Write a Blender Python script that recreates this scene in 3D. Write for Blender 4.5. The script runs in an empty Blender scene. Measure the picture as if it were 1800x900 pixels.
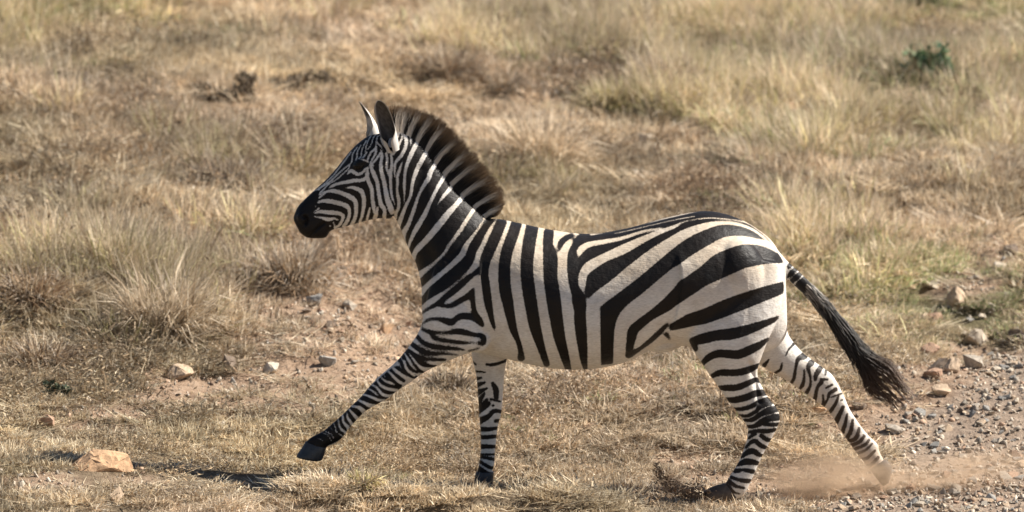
import bpy, bmesh, math, random
import numpy as np
from mathutils import Vector, Matrix

rng = np.random.default_rng(7)
random.seed(7)
C = bpy.context.scene.collection
S = bpy.context.scene

# ------------------------------------------------------------------ camera, sky, sun, exposure
PITCH = math.radians(7.0)
DIST = 20.0
FPX = 8000.0                       # focal length in pixels of an 1800 px wide picture
CAMH = DIST*math.cos(PITCH)*math.tan(PITCH + math.atan(420/FPX))
CAM = np.array([0.0, -DIST*math.cos(PITCH), CAMH])
FW = np.array([0, math.cos(PITCH), -math.sin(PITCH)])
UP = np.array([0, math.sin(PITCH), math.cos(PITCH)])

cd = bpy.data.cameras.new('camera'); cam = bpy.data.objects.new('camera', cd); C.objects.link(cam)
cam.location = CAM; cam.rotation_euler = (math.pi/2 - PITCH, 0, 0)
cd.lens = FPX/1800*36; cd.sensor_width = 36; cd.clip_start = 0.5; cd.clip_end = 3000
cd.dof.use_dof = True; cd.dof.focus_distance = DIST - 0.12; cd.dof.aperture_fstop = 2.3
S.camera = cam
S.cycles.max_bounces = 6; S.cycles.diffuse_bounces = 3; S.cycles.glossy_bounces = 2; S.cycles.transmission_bounces = 3; S.cycles.volume_bounces = 1
S.cycles.volume_step_rate = 3.0; S.cycles.volume_max_steps = 48

SUN = np.array([0.70, 0.12, 0.69]); SUN /= np.linalg.norm(SUN)
elev = math.asin(SUN[2]); azim = math.atan2(SUN[0], SUN[1])
W = bpy.data.worlds.new('World'); S.world = W; W.use_nodes = True
nt = W.node_tree
sky = nt.nodes.new('ShaderNodeTexSky'); sky.sky_type = 'NISHITA'; sky.sun_disc = False
sky.sun_elevation = elev; sky.sun_rotation = azim; sky.altitude = 1500; sky.dust_density = 1.5
nt.links.new(sky.outputs[0], nt.nodes['Background'].inputs[0])
nt.nodes['Background'].inputs[1].default_value = 0.05
ld = bpy.data.lights.new('sun', 'SUN'); ld.energy = 5.0; ld.angle = math.radians(0.53); ld.color = (1.0, 0.945, 0.86)
sun = bpy.data.objects.new('sun', ld); C.objects.link(sun)
sun.rotation_euler = Vector(SUN).to_track_quat('Z', 'Y').to_euler()
S.view_settings.view_transform = 'Standard'; S.view_settings.look = 'None'
S.view_settings.exposure = 0.93; S.view_settings.gamma = 1.0

# ------------------------------------------------------------------ helpers
def ray(px, py):
    d = FW*FPX + np.array([1.0, 0, 0])*(px - 900) + UP*(450 - py)
    return d
def P(px, py, y=0.0):
    """the point of the upright plane at depth y that the photograph shows at px, py"""
    d = ray(px, py); t = (y - CAM[1])/d[1]
    return CAM + d*t
def proj(v):
    r = v - CAM
    dep = r @ FW
    return 900 + FPX*r[:, 0]/dep, 450 - FPX*(r @ UP)/dep

def hash2(ix, iy, s):
    h = (ix.astype(np.int64)*374761393 + iy.astype(np.int64)*668265263 + s*1442695041) & 0xffffffff
    h = ((h ^ (h >> 13))*1274126177) & 0xffffffff
    return ((h ^ (h >> 16)) & 0xffff)/65535.0
def vnoise(x, y, s=0):
    x = np.asarray(x, float); y = np.asarray(y, float)
    ix = np.floor(x); iy = np.floor(y); fx = x-ix; fy = y-iy
    fx = fx*fx*(3-2*fx); fy = fy*fy*(3-2*fy)
    a = hash2(ix, iy, s); b = hash2(ix+1, iy, s); c = hash2(ix, iy+1, s); d = hash2(ix+1, iy+1, s)
    return (a*(1-fx)+b*fx)*(1-fy) + (c*(1-fx)+d*fx)*fy
def fbm(x, y, s=0, o=4):
    r = 0; a = 0.5; t = 0
    for k in range(o):
        r = r + a*vnoise(np.asarray(x)*2**k, np.asarray(y)*2**k, s+k*17); t += a; a *= 0.5
    return r/t
def sstep(a, b, x):
    t = np.clip((np.asarray(x, float)-a)/(b-a), 0, 1); return t*t*(3-2*t)

def tag(o, label=None, cat=None, group=None, kind=None):
    if label: o['label'] = label
    if cat: o['category'] = cat
    if group: o['group'] = group
    if kind: o['kind'] = kind
    return o
def empty(name, loc=(0, 0, 0), rz=0):
    o = bpy.data.objects.new(name, None); C.objects.link(o); o.location = loc; o.rotation_euler = (0, 0, rz); return o
def link(name, me, mat=None, parent=None):
    o = bpy.data.objects.new(name, me); C.objects.link(o)
    if mat and not me.materials: me.materials.append(mat)
    if parent:
        o.parent = parent; o.matrix_parent_inverse = Matrix.Translation(parent.location).inverted()
    return o
def mesh(name, v, f, smooth=True, col=None):
    me = bpy.data.meshes.new(name)
    v = np.asarray(v, float)
    me.from_pydata(v.tolist(), [], f if isinstance(f, list) else f.tolist())
    if smooth: me.polygons.foreach_set('use_smooth', np.ones(len(me.polygons), bool))
    if col is not None:
        a = me.color_attributes.new('Col', 'FLOAT_COLOR', 'POINT')
        c4 = np.ones((len(v), 4), np.float32); c4[:, :3] = col
        a.data.foreach_set('color', c4.ravel())
    me.update()
    return me

# ------------------------------------------------------------------ materials
def new_mat(name):
    m = bpy.data.materials.new(name); m.use_nodes = True
    n = m.node_tree.nodes; l = m.node_tree.links
    return m, n, l, n['Principled BSDF']
def nd(n, t, **k):
    o = n.new(t)
    for a, b in k.items(): setattr(o, a, b)
    return o
def ramp(n, stops):
    r = n.new('ShaderNodeValToRGB')
    while len(r.color_ramp.elements) > 1: r.color_ramp.elements.remove(r.color_ramp.elements[-1])
    for i, (p, c) in enumerate(stops):
        e = r.color_ramp.elements[0] if i == 0 else r.color_ramp.elements.new(p)
        e.position = p; e.color = (*c, 1)
    return r
def mixc(n, l, fac, a, b, mode='MIX'):
    m = nd(n, 'ShaderNodeMix', data_type='RGBA', blend_type=mode)
    for s, v in ((0, fac), (6, a), (7, b)):
        if hasattr(v, 'is_output'): l.new(v, m.inputs[s])
        elif s == 0: m.inputs[0].default_value = v
        else: m.inputs[s].default_value = (*v, 1)
    return m.outputs[2]
def noise(n, l, scale, detail=4, rough=0.6, vec=None, dist=0):
    t = n.new('ShaderNodeTexNoise'); t.inputs['Scale'].default_value = scale
    t.inputs['Detail'].default_value = detail; t.inputs['Roughness'].default_value = rough
    t.inputs['Distortion'].default_value = dist
    if vec: l.new(vec, t.inputs['Vector'])
    return t.outputs['Fac']

def attr_mat(name, rough=0.7, rand=0.25, translucent=0.0, spec=0.3, nscale=None, tint=False):
    """colour from the mesh attribute, varied from instance to instance"""
    m, n, l, b = new_mat(name)
    a = nd(n, 'ShaderNodeAttribute', attribute_name='Col')
    oi = n.new('ShaderNodeObjectInfo')
    mr = n.new('ShaderNodeMapRange'); l.new(oi.outputs['Random'], mr.inputs[0])
    mr.inputs[3].default_value = 1-rand; mr.inputs[4].default_value = 1+rand
    vm = nd(n, 'ShaderNodeVectorMath', operation='SCALE'); l.new(a.outputs['Color'], vm.inputs[0]); l.new(mr.outputs[0], vm.inputs['Scale'])
    col = vm.outputs[0]
    if nscale:
        tc = n.new('ShaderNodeTexCoord')
        f = noise(n, l, nscale, 5, 0.65, tc.outputs['Object'])
        r = ramp(n, [(0.25, (0.78, 0.76, 0.74)), (0.7, (1.22, 1.2, 1.16))]); l.new(f, r.inputs[0])
        col = mixc(n, l, 1.0, col, r.outputs[0], 'MULTIPLY')
    if tint:
        ti = nd(n, 'ShaderNodeAttribute', attribute_name='tint', attribute_type='INSTANCER')
        vt = nd(n, 'ShaderNodeVectorMath', operation='MULTIPLY'); l.new(col, vt.inputs[0]); l.new(ti.outputs['Vector'], vt.inputs[1]); col = vt.outputs[0]
    l.new(col, b.inputs['Base Color'])
    b.inputs['Roughness'].default_value = rough; b.inputs['Specular IOR Level'].default_value = spec
    if translucent > 0:
        t = n.new('ShaderNodeBsdfTranslucent'); l.new(col, t.inputs[0])
        mx = n.new('ShaderNodeMixShader'); mx.inputs[0].default_value = translucent
        l.new(b.outputs[0], mx.inputs[1]); l.new(t.outputs[0], mx.inputs[2])
        l.new(mx.outputs[0], n['Material Output'].inputs[0])
    return m

M_grass = attr_mat('dry_grass', 0.6, 0.25, 0.30, 0.3)
M_tuft = attr_mat('grass_tufts', 0.6, 0.25, 0.28, 0.3, tint=True)
M_twig = attr_mat('twigs', 0.8, 0.15, 0.1, 0.2)
M_hair = attr_mat('hair', 0.5, 0.0, 0.12, 0.35)
M_clod = attr_mat('soil_clods', 0.95, 0.2, 0.0, 0.1)

def coat_mat():
    m, n, l, b = new_mat('zebra_coat')
    tc = n.new('ShaderNodeTexCoord')
    a = nd(n, 'ShaderNodeAttribute', attribute_name='stripe')
    br = nd(n, 'ShaderNodeAttribute', attribute_name='dusty')
    nz = noise(n, l, 160, 3, 0.7, tc.outputs['Object'])
    ad = nd(n, 'ShaderNodeMath', operation='MULTIPLY_ADD'); l.new(nz, ad.inputs[0]); ad.inputs[1].default_value = 4.6
    l.new(a.outputs['Fac'], ad.inputs[2])
    mr = n.new('ShaderNodeMapRange'); mr.interpolation_type = 'SMOOTHSTEP'; l.new(ad.outputs[0], mr.inputs[0])
    mr.inputs[1].default_value = 1.3; mr.inputs[2].default_value = 3.3
    n1 = noise(n, l, 9, 5, 0.6, tc.outputs['Object'])
    wr = ramp(n, [(0.3, (0.62, 0.56, 0.49)), (0.55, (0.72, 0.675, 0.615)), (0.8, (0.78, 0.745, 0.69))]); l.new(n1, wr.inputs[0])
    mp = n.new('ShaderNodeMapping'); mp.inputs['Scale'].default_value = (55, 55, 240); l.new(tc.outputs['Object'], mp.inputs[0])
    n2 = noise(n, l, 1.0, 3, 0.6, mp.outputs[0])
    fr = ramp(n, [(0.28, (0.79, 0.775, 0.76)), (0.62, (1.05, 1.05, 1.05))]); l.new(n2, fr.inputs[0])
    wf = mixc(n, l, 1.0, wr.outputs[0], fr.outputs[0], 'MULTIPLY')
    kr = ramp(n, [(0.35, (0.006, 0.0047, 0.0042)), (0.75, (0.016, 0.0105, 0.0075))]); l.new(n1, kr.inputs[0])
    kb = mixc(n, l, br.outputs['Fac'], kr.outputs[0], (0.13, 0.085, 0.055))
    cr = nd(n, 'ShaderNodeAttribute', attribute_name='cream')
    wf = mixc(n, l, cr.outputs['Fac'], wf, mixc(n, l, 1.0, (0.90, 0.80, 0.675), wf, 'MULTIPLY'))
    wb = mixc(n, l, br.outputs['Fac'], wf, (0.50, 0.385, 0.28))
    cm = mixc(n, l, mr.outputs[0], wb, kb)
    l.new(cm, b.inputs['Base Color'])
    b.inputs['Roughness'].default_value = 0.52; b.inputs['Specular IOR Level'].default_value = 0.22
    bp = n.new('ShaderNodeBump'); bp.inputs['Strength'].default_value = 0.35; bp.inputs['Distance'].default_value = 0.004
    l.new(n2, bp.inputs['Height'])
    n3 = noise(n, l, 22, 4, 0.6, tc.outputs['Object'])
    bp2 = n.new('ShaderNodeBump'); bp2.inputs['Strength'].default_value = 0.4; bp2.inputs['Distance'].default_value = 0.012
    l.new(n3, bp2.inputs['Height']); l.new(bp.outputs[0], bp2.inputs['Normal'])
    n4 = noise(n, l, 7, 3, 0.5, tc.outputs['Object'])
    bp3 = n.new('ShaderNodeBump'); bp3.inputs['Strength'].default_value = 0.2; bp3.inputs['Distance'].default_value = 0.04
    l.new(n4, bp3.inputs['Height']); l.new(bp2.outputs[0], bp3.inputs['Normal']); l.new(bp3.outputs[0], b.inputs['Normal'])
    return m
M_coat = coat_mat()

def simple(name, c1, c2, rough, nscale=40, spec=0.4, bump=0.3):
    m, n, l, b = new_mat(name)
    tc = n.new('ShaderNodeTexCoord'); f = noise(n, l, nscale, 5, 0.6, tc.outputs['Object'])
    r = ramp(n, [(0.3, c1), (0.7, c2)]); l.new(f, r.inputs[0]); l.new(r.outputs[0], b.inputs['Base Color'])
    b.inputs['Roughness'].default_value = rough; b.inputs['Specular IOR Level'].default_value = spec
    bp = n.new('ShaderNodeBump'); bp.inputs['Strength'].default_value = bump; bp.inputs['Distance'].default_value = 0.004
    l.new(f, bp.inputs['Height']); l.new(bp.outputs[0], b.inputs['Normal'])
    return m
M_hoof = simple('hoof_horn', (0.018, 0.018, 0.02), (0.05, 0.048, 0.05), 0.4, 60, 0.5)
M_hoof_soiled = simple('soiled_hoof_horn', (0.045, 0.036, 0.03), (0.13, 0.098, 0.075), 0.6, 25, 0.3)
M_hoof_dusty = simple('dusty_hoof_horn', (0.075, 0.062, 0.052), (0.17, 0.135, 0.105), 0.8, 30, 0.2)
M_eye = simple('eye_cornea', (0.004, 0.003, 0.0025), (0.008, 0.005, 0.004), 0.16, 20, 0.22, 0.0)

# ------------------------------------------------------------------ ground
def ground_z(x, y):
    x = np.asarray(x, float); y = np.asarray(y, float)
    yy = np.maximum(y + 0.1, 0)
    up = 0.15*(np.sqrt(yy*yy + 0.36) - 0.6)
    up = np.where(up > 4.5, 4.5 + (up-4.5)*0.35, up)
    left = 0.14*np.maximum(-x - 0.45, 0); left = 0.40*np.tanh(left/0.40)
    fore = -0.10*np.maximum(-y - 0.35, 0); fore = -1.0*np.tanh(-fore/1.0)
    far = sstep(0.6, 2.5, y)
    bump = (fbm(x*0.7+3, y*0.7, 3, 3)-0.5)*0.22*far + (fbm(x*2.1, y*2.1, 9, 3)-0.5)*(0.05+0.08*far) + (fbm(x*9, y*9, 21, 3)-0.5)*0.025
    hump = 0.138*np.exp(-((y+0.54)/0.17)**2)*sstep(-1.08, -0.85, x)*sstep(0.62, 0.3, x)
    return up + left + fore + bump + hump
def gat(px, py):
    """where the sight line through px, py meets the ground"""
    d = ray(px, py); d = d/np.linalg.norm(d)
    t = np.linspace(17.5, 60, 1700)
    p = CAM + d*t[:, None]
    h = p[:, 2] - ground_z(p[:, 0], p[:, 1])
    i = int(np.argmax(h < 0))
    if h[i] >= 0: i = len(t)-1
    a = h[i-1]/(h[i-1]-h[i]+1e-9); q = p[i-1] + (p[i]-p[i-1])*a
    return q

def axis(segs):
    out = []
    for a, b, s in segs:
        out.append(np.arange(a, b, s))
    out.append(np.array([segs[-1][1]]))
    return np.concatenate(out)
def blob(x, y, lst, sc=1.0):
    r = np.zeros_like(np.asarray(x, float))
    for (cx, cy, rx, ry, a) in lst:
        r = np.maximum(r, a*np.exp(-(((x-cx)/rx)**2 + ((y-cy)/ry)**2)))
    return r
def B(px, py, rxp, ryp, a=1.0):
    q = gat(px, py); k = FPX/np.linalg.norm(q-CAM)
    return (q[0], q[1], rxp/k, max(ryp/k/0.26, 0.05), a)
BARE = [B(595, 570, 240, 105, 1.35), B(430, 695, 210, 50, 1.0), B(250, 850, 170, 26, .45), B(170, 730, 130, 40, .6), B(90, 850, 120, 25, .5), B(860, 800, 100, 20, .4), B(1180, 740, 100, 30, .45), B(1560, 720, 170, 50, .9), B(1450, 850, 260, 40, 1.0),
        B(1720, 640, 140, 40, 1.0), B(1760, 740, 200, 80, 1.0), B(1330, 690, 100, 30, .35), B(1780, 860, 250, 60, 1.0), B(1300, 190, 90, 20, .5),
        B(1770, 440, 120, 32, .85), B(1720, 500, 110, 22, .55), B(1600, 650, 120, 30, .8), B(1050, 745, 60, 15, .45), B(1250, 800, 170, 22, .6), B(700, 600, 60, 40, .6), B(60, 870, 80, 18, .5)]
def bare(x, y):
    b = blob(x, y, BARE)
    return sstep(.22, .6, b + (fbm(x*3, y*3, 40, 4)-0.5)*0.9*np.clip(b*3, 0, 1))
TR = [gat(1400, 899), gat(1775, 610)]
def track(x, y):
    """gravel road: right of a line that runs away from the camera"""
    a, b = TR; dx, dy = b[0]-a[0], b[1]-a[1]; L = math.hypot(dx, dy)
    s = ((x-a[0])*dy - (y-a[1])*dx)/L
    return sstep(-0.10, 0.16, s + (fbm(x*2.5, y*2.5, 60, 4)-0.5)*0.75)
GREEN = [B(1640, 510, 210, 60, 1.0), B(1480, 90, 230, 70, .85), B(1650, 120, 190, 60, .9), B(1150, 150, 160, 70, .45), B(1750, 560, 120, 25, .9), B(1600, 20, 200, 40, .6),
         B(200, 60, 260, 60, .3), B(1250, 640, 160, 40, .4), B(450, 430, 60, 40, .25), B(640, 830, 60, 30, .3), B(1350, 300, 120, 60, .35), B(1420, 700, 60, 20, .4), B(930, 720, 60, 60, .3)]

gx = axis([(-320, -60, 26), (-60, -14, 4.6), (-14, -4.5, 0.5), (-4.5, 4.5, 0.045), (4.5, 14, 0.5), (14, 60, 4.6), (60, 320, 26)])
gy = axis([(-60, -10, 5), (-10, -1.5, 0.5), (-1.5, 3, 0.035), (3, 12, 0.07), (12, 30, 0.9), (30, 90, 6), (90, 700, 60)])
X, Y = np.meshgrid(gx, gy)
Z = ground_z(X, Y)
nv = len(gx)
idx = np.arange(nv*len(gy)).reshape(len(gy), nv)
F = np.stack([idx[:-1, :-1].ravel(), idx[:-1, 1:].ravel(), idx[1:, 1:].ravel(), idx[1:, :-1].ravel()], 1)
gm = mesh('ground', np.stack([X.ravel(), Y.ravel(), Z.ravel()], 1), F)
for nme, arr in (('bare', bare(X, Y)), ('track', track(X, Y)), ('green', blob(X, Y, GREEN))):
    at = gm.attributes.new(nme, 'FLOAT', 'POINT'); at.data.foreach_set('value', arr.ravel().astype(np.float32))
def ground_mat():
    m, n, l, b = new_mat('dry_soil')
    tc = n.new('ShaderNodeTexCoord'); v = tc.outputs['Object']
    f1 = noise(n, l, 1.3, 6, 0.65, v); f2 = noise(n, l, 17, 6, 0.7, v); f3 = noise(n, l, 90, 4, 0.7, v)
    thatch = ramp(n, [(0.3, (0.10, 0.073, 0.048)), (0.5, (0.185, 0.14, 0.092)), (0.75, (0.30, 0.235, 0.16))]); l.new(f2, thatch.inputs[0])
    soil = ramp(n, [(0.25, (0.17, 0.11, 0.072)), (0.48, (0.34, 0.235, 0.16)), (0.75, (0.50, 0.375, 0.275))]); l.new(f2, soil.inputs[0])
    grv = ramp(n, [(0.25, (0.21, 0.155, 0.115)), (0.55, (0.37, 0.28, 0.21)), (0.8, (0.48, 0.385, 0.30))]); l.new(f2, grv.inputs[0])
    grn = ramp(n, [(0.3, (0.09, 0.095, 0.035)), (0.7, (0.22, 0.20, 0.095))]); l.new(f2, grn.inputs[0])
    ab = nd(n, 'ShaderNodeAttribute', attribute_name='bare'); at = nd(n, 'ShaderNodeAttribute', attribute_name='track'); ag = nd(n, 'ShaderNodeAttribute', attribute_name='green')
    mg = nd(n, 'ShaderNodeMath', operation='MULTIPLY'); l.new(ag.outputs['Fac'], mg.inputs[0]); mg.inputs[1].default_value = 0.6
    c = mixc(n, l, mg.outputs[0], thatch.outputs[0], grn.outputs[0])
    c = mixc(n, l, ab.outputs['Fac'], c, soil.outputs[0])
    c = mixc(n, l, at.outputs['Fac'], c, grv.outputs[0])
    fr = ramp(n, [(0.3, (0.8, 0.8, 0.8)), (0.7, (1.15, 1.14, 1.12))]); l.new(f1, fr.inputs[0])
    c = mixc(n, l, 1.0, c, fr.outputs[0], 'MULTIPLY')
    l.new(c, b.inputs['Base Color']); b.inputs['Roughness'].default_value = 0.95; b.inputs['Specular IOR Level'].default_value = 0.15
    bp = n.new('ShaderNodeBump'); bp.inputs['Strength'].default_value = 0.9; bp.inputs['Distance'].default_value = 0.045
    l.new(f2, bp.inputs['Height'])
    bp2 = n.new('ShaderNodeBump'); bp2.inputs['Strength'].default_value = 0.6; bp2.inputs['Distance'].default_value = 0.006
    l.new(f3, bp2.inputs['Height']); l.new(bp.outputs[0], bp2.inputs['Normal']); l.new(bp2.outputs[0], b.inputs['Normal'])
    return m
tag(link('ground', gm, ground_mat()), kind='structure')

# ------------------------------------------------------------------ zebra body
def catmull(pts, sub):
    pts = np.asarray(pts, float); n = len(pts)
    if n < 3: 
        t = np.linspace(0, 1, sub*(n-1)+1)[:, None]; return pts[0]*(1-t)+pts[-1]*t
    ext = np.vstack([2*pts[0]-pts[1], pts, 2*pts[-1]-pts[-2]]); out = []
    for i in range(n-1):
        p0, p1, p2, p3 = ext[i:i+4]
        for t in np.linspace(0, 1, sub, endpoint=False):
            out.append(0.5*((2*p1)+(-p0+p2)*t+(2*p0-5*p1+4*p2-p3)*t*t+(-p0+3*p1-3*p2+p3)*t**3))
    out.append(pts[-1]); return np.array(out)

def loft(secs, nseg=40, sub=4, yc=0.0, power=2.15, bias=0.0):
    """secs: (top px, top py, bottom px, bottom py, half width in metres[, y centre])"""
    rows = np.array([[s[0], s[1], s[2], s[3], s[4], s[5] if len(s) > 5 else yc] for s in secs], float)
    rows = catmull(rows, sub)
    V = []; th = np.linspace(0, 2*np.pi, nseg, endpoint=False)
    ca, sa = np.cos(th), np.sin(th)
    e = 2.0/power
    cx = np.sign(ca)*np.abs(ca)**e; sx = np.sign(sa)*np.abs(sa)**e
    for r in rows:
        a = P(r[0], r[1], r[5]); b = P(r[2], r[3], r[5]); c = (a+b)/2; h = (a-b)/2
        w = max(r[4], 0.004)*(1 - bias*sx)
        V.append(c + h*sx[:, None] + np.array([0, 1.0, 0])*(w*cx)[:, None])
    n = len(V); V = np.concatenate(V)
    Fs = []
    for i in range(n-1):
        for j in range(nseg):
            k = (j+1) % nseg
            Fs.append((i*nseg+j, i*nseg+k, (i+1)*nseg+k, (i+1)*nseg+j))
    c0 = len(V); V = np.vstack([V, V[:nseg].mean(0), V[-nseg:].mean(0)])
    for j in range(nseg):
        k = (j+1) % nseg
        Fs.append((c0, k, j)); Fs.append((c0+1, (n-1)*nseg+j, (n-1)*nseg+k))
    return V, Fs
def ellipsoid(c, r, rot=0.0):
    V = []; Fs = []; a, b = 24, 14
    for i in range(b+1):
        p = math.pi*i/b
        for j in range(a):
            t = 2*math.pi*j/a
            q = np.array([r[0]*math.sin(p)*math.cos(t), r[1]*math.sin(p)*math.sin(t), r[2]*math.cos(p)])
            q = np.array([q[0]*math.cos(rot)-q[2]*math.sin(rot), q[1], q[0]*math.sin(rot)+q[2]*math.cos(rot)])
            V.append(q + c)
    for i in range(b):
        for j in range(a):
            k = (j+1) % a; Fs.append((i*a+j, i*a+k, (i+1)*a+k, (i+1)*a+j))
    return np.array(V), Fs

trunk = [(1380, 468, 1383, 560, .035), (1372, 448, 1381, 590, .085), (1350, 417, 1355, 615, .15), (1300, 385, 1292, 625, .225), (1241, 371.5, 1225, 612, .262),
         (1172, 383, 1165, 605, .27), (1103, 402, 1100, 635, .288), (1034, 412, 1035, 648, .30), (965, 404, 966, 646, .29),
         (905, 391, 908, 634, .262), (866, 385, 855, 622, .235), (822, 392, 800, 606, .205), (778, 422, 757, 588, .155), (752, 460, 744, 562, .09), (742, 490, 741, 535, .035)]
neck = [(900, 400, 770, 585, .18), (872, 386, 745, 550, .17), (858, 383, 741, 505, .155), (838, 364, 733, 468, .138), (815, 343, 723, 447, .12), (795, 321, 712, 422, .105),
        (770, 285, 703, 399, .094), (745, 252, 694, 381, .088), (718, 231, 683, 355, .082), (698, 223, 668, 325, .07), (686, 226, 660, 300, .05)]
head = [(700, 240, 702, 325, .04), (692, 229, 699, 352, .068), (670, 234, 689, 382, .086), (648, 239, 668, 383.5, .094), (627, 254, 643, 388, .097), (610, 272, 622, 394, .086), (592, 295, 604, 399, .070),
        (572, 317, 590, 402, .056), (553, 334, 580, 407, .050), (537, 349, 573, 417, .051), (524, 363, 561, 419, .053), (517, 378, 543, 418, .046), (516, 385, 534, 414, .036), (519, 392, 527, 408, .018)]
nfore = [(770, 450, 850, 500, .04, -.13), (755, 500, 855, 555, .06, -.15), (746, 545, 853, 595, .072, -.155), (737, 581, 840, 614, .07, -.15), (714, 615, 805, 627, .06, -.145), (693, 639, 752, 651, .052, -.14), (665, 663, 721, 672, .045, -.135), (648, 681, 697, 688, .042, -.13),
         (634, 698, 680, 701, .043, -.13), (617, 714, 651, 717, .038, -.13), (605, 726, 638, 727, .032, -.125), (593, 737, 627, 738, .029, -.125), (580, 748, 613, 754, .028, -.12), (568, 758, 601, 770, .031, -.12),
         (556, 764, 588, 780, .029, -.12), (545, 770, 577, 784, .028, -.12), (539, 776, 573, 788, .031, -.12), (536, 781, 571, 791, .03, -.12)]
ffore = [(832, 540, 900, 540, .04, .13), (829, 590, 895, 590, .055, .13), (829, 624, 891, 630, .056, .125), (836, 655, 887, 655, .05, .12), (839, 681, 885, 681, .045, .12), (841, 708, 883, 708, .043, .12), (842, 728, 881, 728, .043, .12),
         (844, 750, 875, 750, .035, .12), (845, 780, 872, 780, .029, .12), (844, 800, 870, 800, .029, .12), (842, 815, 869, 815, .032, .12), (839, 828, 866, 828, .03, .12), (837, 834, 867, 834, .03, .12)]
nhind = [(1240, 430, 1368, 462, .06, -.12), (1205, 500, 1375, 520, .095, -.125), (1200, 560, 1367, 560, .11, -.135), (1214, 607, 1350, 598, .104, -.145), (1236, 642, 1340, 624, .088, -.145), (1251, 664, 1332, 648, .072, -.14), (1266, 685, 1333, 666, .058, -.14),
         (1280, 705, 1342, 684, .048, -.14), (1294, 722, 1352, 701, .043, -.14), (1306, 738, 1365, 717, .041, -.14), (1314, 752, 1371, 734, .041, -.14), (1314, 766, 1366, 752, .04, -.14), (1309, 785, 1353, 777, .034, -.14),
         (1300, 808, 1340, 801, .029, -.14), (1290, 826, 1328, 828, .029, -.14), (1282, 838, 1319, 848, .033, -.14), (1277, 847, 1312, 863, .033, -.14), (1274, 850, 1302, 874, .032, -.14), (1270, 853, 1293, 877, .03, -.14)]
fhind = [(1270, 500, 1380, 505, .07, .12), (1290, 560, 1383, 545, .09, .125), (1318, 622, 1384, 583, .082, .13), (1346, 648, 1404, 613, .066, .13), (1369, 660, 1424, 630, .057, .13), (1401, 681, 1445, 645, .047, .13), (1433, 704, 1463, 659, .042, .13),
         (1452, 718, 1475, 679, .041, .13), (1464, 734, 1485, 699, .036, .13), (1476, 754, 1494, 720, .032, .13), (1490, 775, 1509, 743, .029, .13), (1504, 794, 1526, 765, .030, .13), (1512, 804, 1541, 779, .032, .13), (1519, 813, 1545, 792, .030, .13), (1526, 823, 1552, 806, .029, .13), (1530, 828, 1556, 811, .028, .13)]
dock = [(1345, 420, 1362, 470, .035), (1368, 441, 1373, 476, .034), (1384, 459, 1382, 487, .028), (1400, 473, 1394, 500, .025), (1422, 494, 1411, 516, .02), (1446, 521, 1437, 535, .012)]
parts = [loft(trunk, 56, 5, 0, 2.05, -0.02), loft(neck, 44, 5, 0, 2.1, 0.12), loft(head, 40, 5, 0, 2.25, 0.05),
         loft(nfore, 28), loft(ffore, 28), loft(nhind, 32), loft(fhind, 32), loft(dock, 16)]
for s in (-1, 1):
    parts.append(ellipsoid(P(668, 345, 0) + np.array([0, s*.062, 0]), (.075, .034, .085), 0.5))       # cheek
    parts.append(ellipsoid(P(634, 283, 0) + np.array([0, s*.078, 0]), (.035, .026, .020), 0.7))       # brow
    parts.append(ellipsoid(P(534, 384, 0) + np.array([0, s*.036, 0]), (.026, .022, .034), 0.7))       # nostril wing
    parts.append(ellipsoid(P(800, 520, 0) + np.array([0, s*.16, 0]), (.085, .05, .17), -0.35))        # shoulder
    parts.append(ellipsoid(P(838, 590, 0) + np.array([0, s*.17, 0]), (.06, .05, .05), 0.0))           # elbow
    parts.append(ellipsoid(P(1292, 475, 0) + np.array([0, s*.14, 0]), (.13, .105, .17), 0.3))          # rump
parts.append(ellipsoid(P(1538, 786, .13), (.016, .02, .026), .3))
parts.append(ellipsoid(P(1172, 600, 0), (.09, .09, .045), 0.25))
V = []; Fs = []; o = 0
for v, f in parts:
    V.append(v); Fs += [tuple(i+o for i in q) for q in f]; o += len(v)
raw = mesh('zebra_raw', np.concatenate(V), Fs)
bm = bmesh.new(); bm.from_mesh(raw)
bmesh.ops.recalc_face_normals(bm, faces=bm.faces); bm.to_mesh(raw); bm.free()
tmp = bpy.data.objects.new('tmp', raw); C.objects.link(tmp)
md = tmp.modifiers.new('r', 'REMESH'); md.mode = 'VOXEL'; md.voxel_size = 0.0052; md.adaptivity = 0
dg = bpy.context.evaluated_depsgraph_get(); dg.update()
body_me = bpy.data.meshes.new_from_object(tmp.evaluated_get(dg))
bpy.data.objects.remove(tmp); bpy.data.meshes.remove(raw)
body_me.name = 'body'
nv = len(body_me.vertices)
co = np.empty(nv*3); body_me.vertices.foreach_get('co', co); co = co.reshape(-1, 3)
ed = np.empty(len(body_me.edges)*2, np.int32); body_me.edges.foreach_get('vertices', ed); ed = ed.reshape(-1, 2)
deg = np.bincount(ed.ravel(), minlength=nv).astype(float)[:, None]
def lap(c):
    s = np.zeros_like(c)
    for k in range(3):
        s[:, k] = np.bincount(ed[:, 0], c[ed[:, 1], k], nv) + np.bincount(ed[:, 1], c[ed[:, 0], k], nv)
    return s/deg - c
px0, py0 = proj(co)
keep = np.clip(1.0 - 0.75*sstep(690, 640, px0)*(py0 < 430), 0.2, 1)[:, None]
big = ((px0 > 700) & (py0 > 380) & (py0 < 690)).astype(float)[:, None]
for i in range(44):
    lam = 0.55*(keep if i < 14 else big*keep)
    co = co + lam*lap(co)
    co = co - lam*0.93*lap(co)
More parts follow.
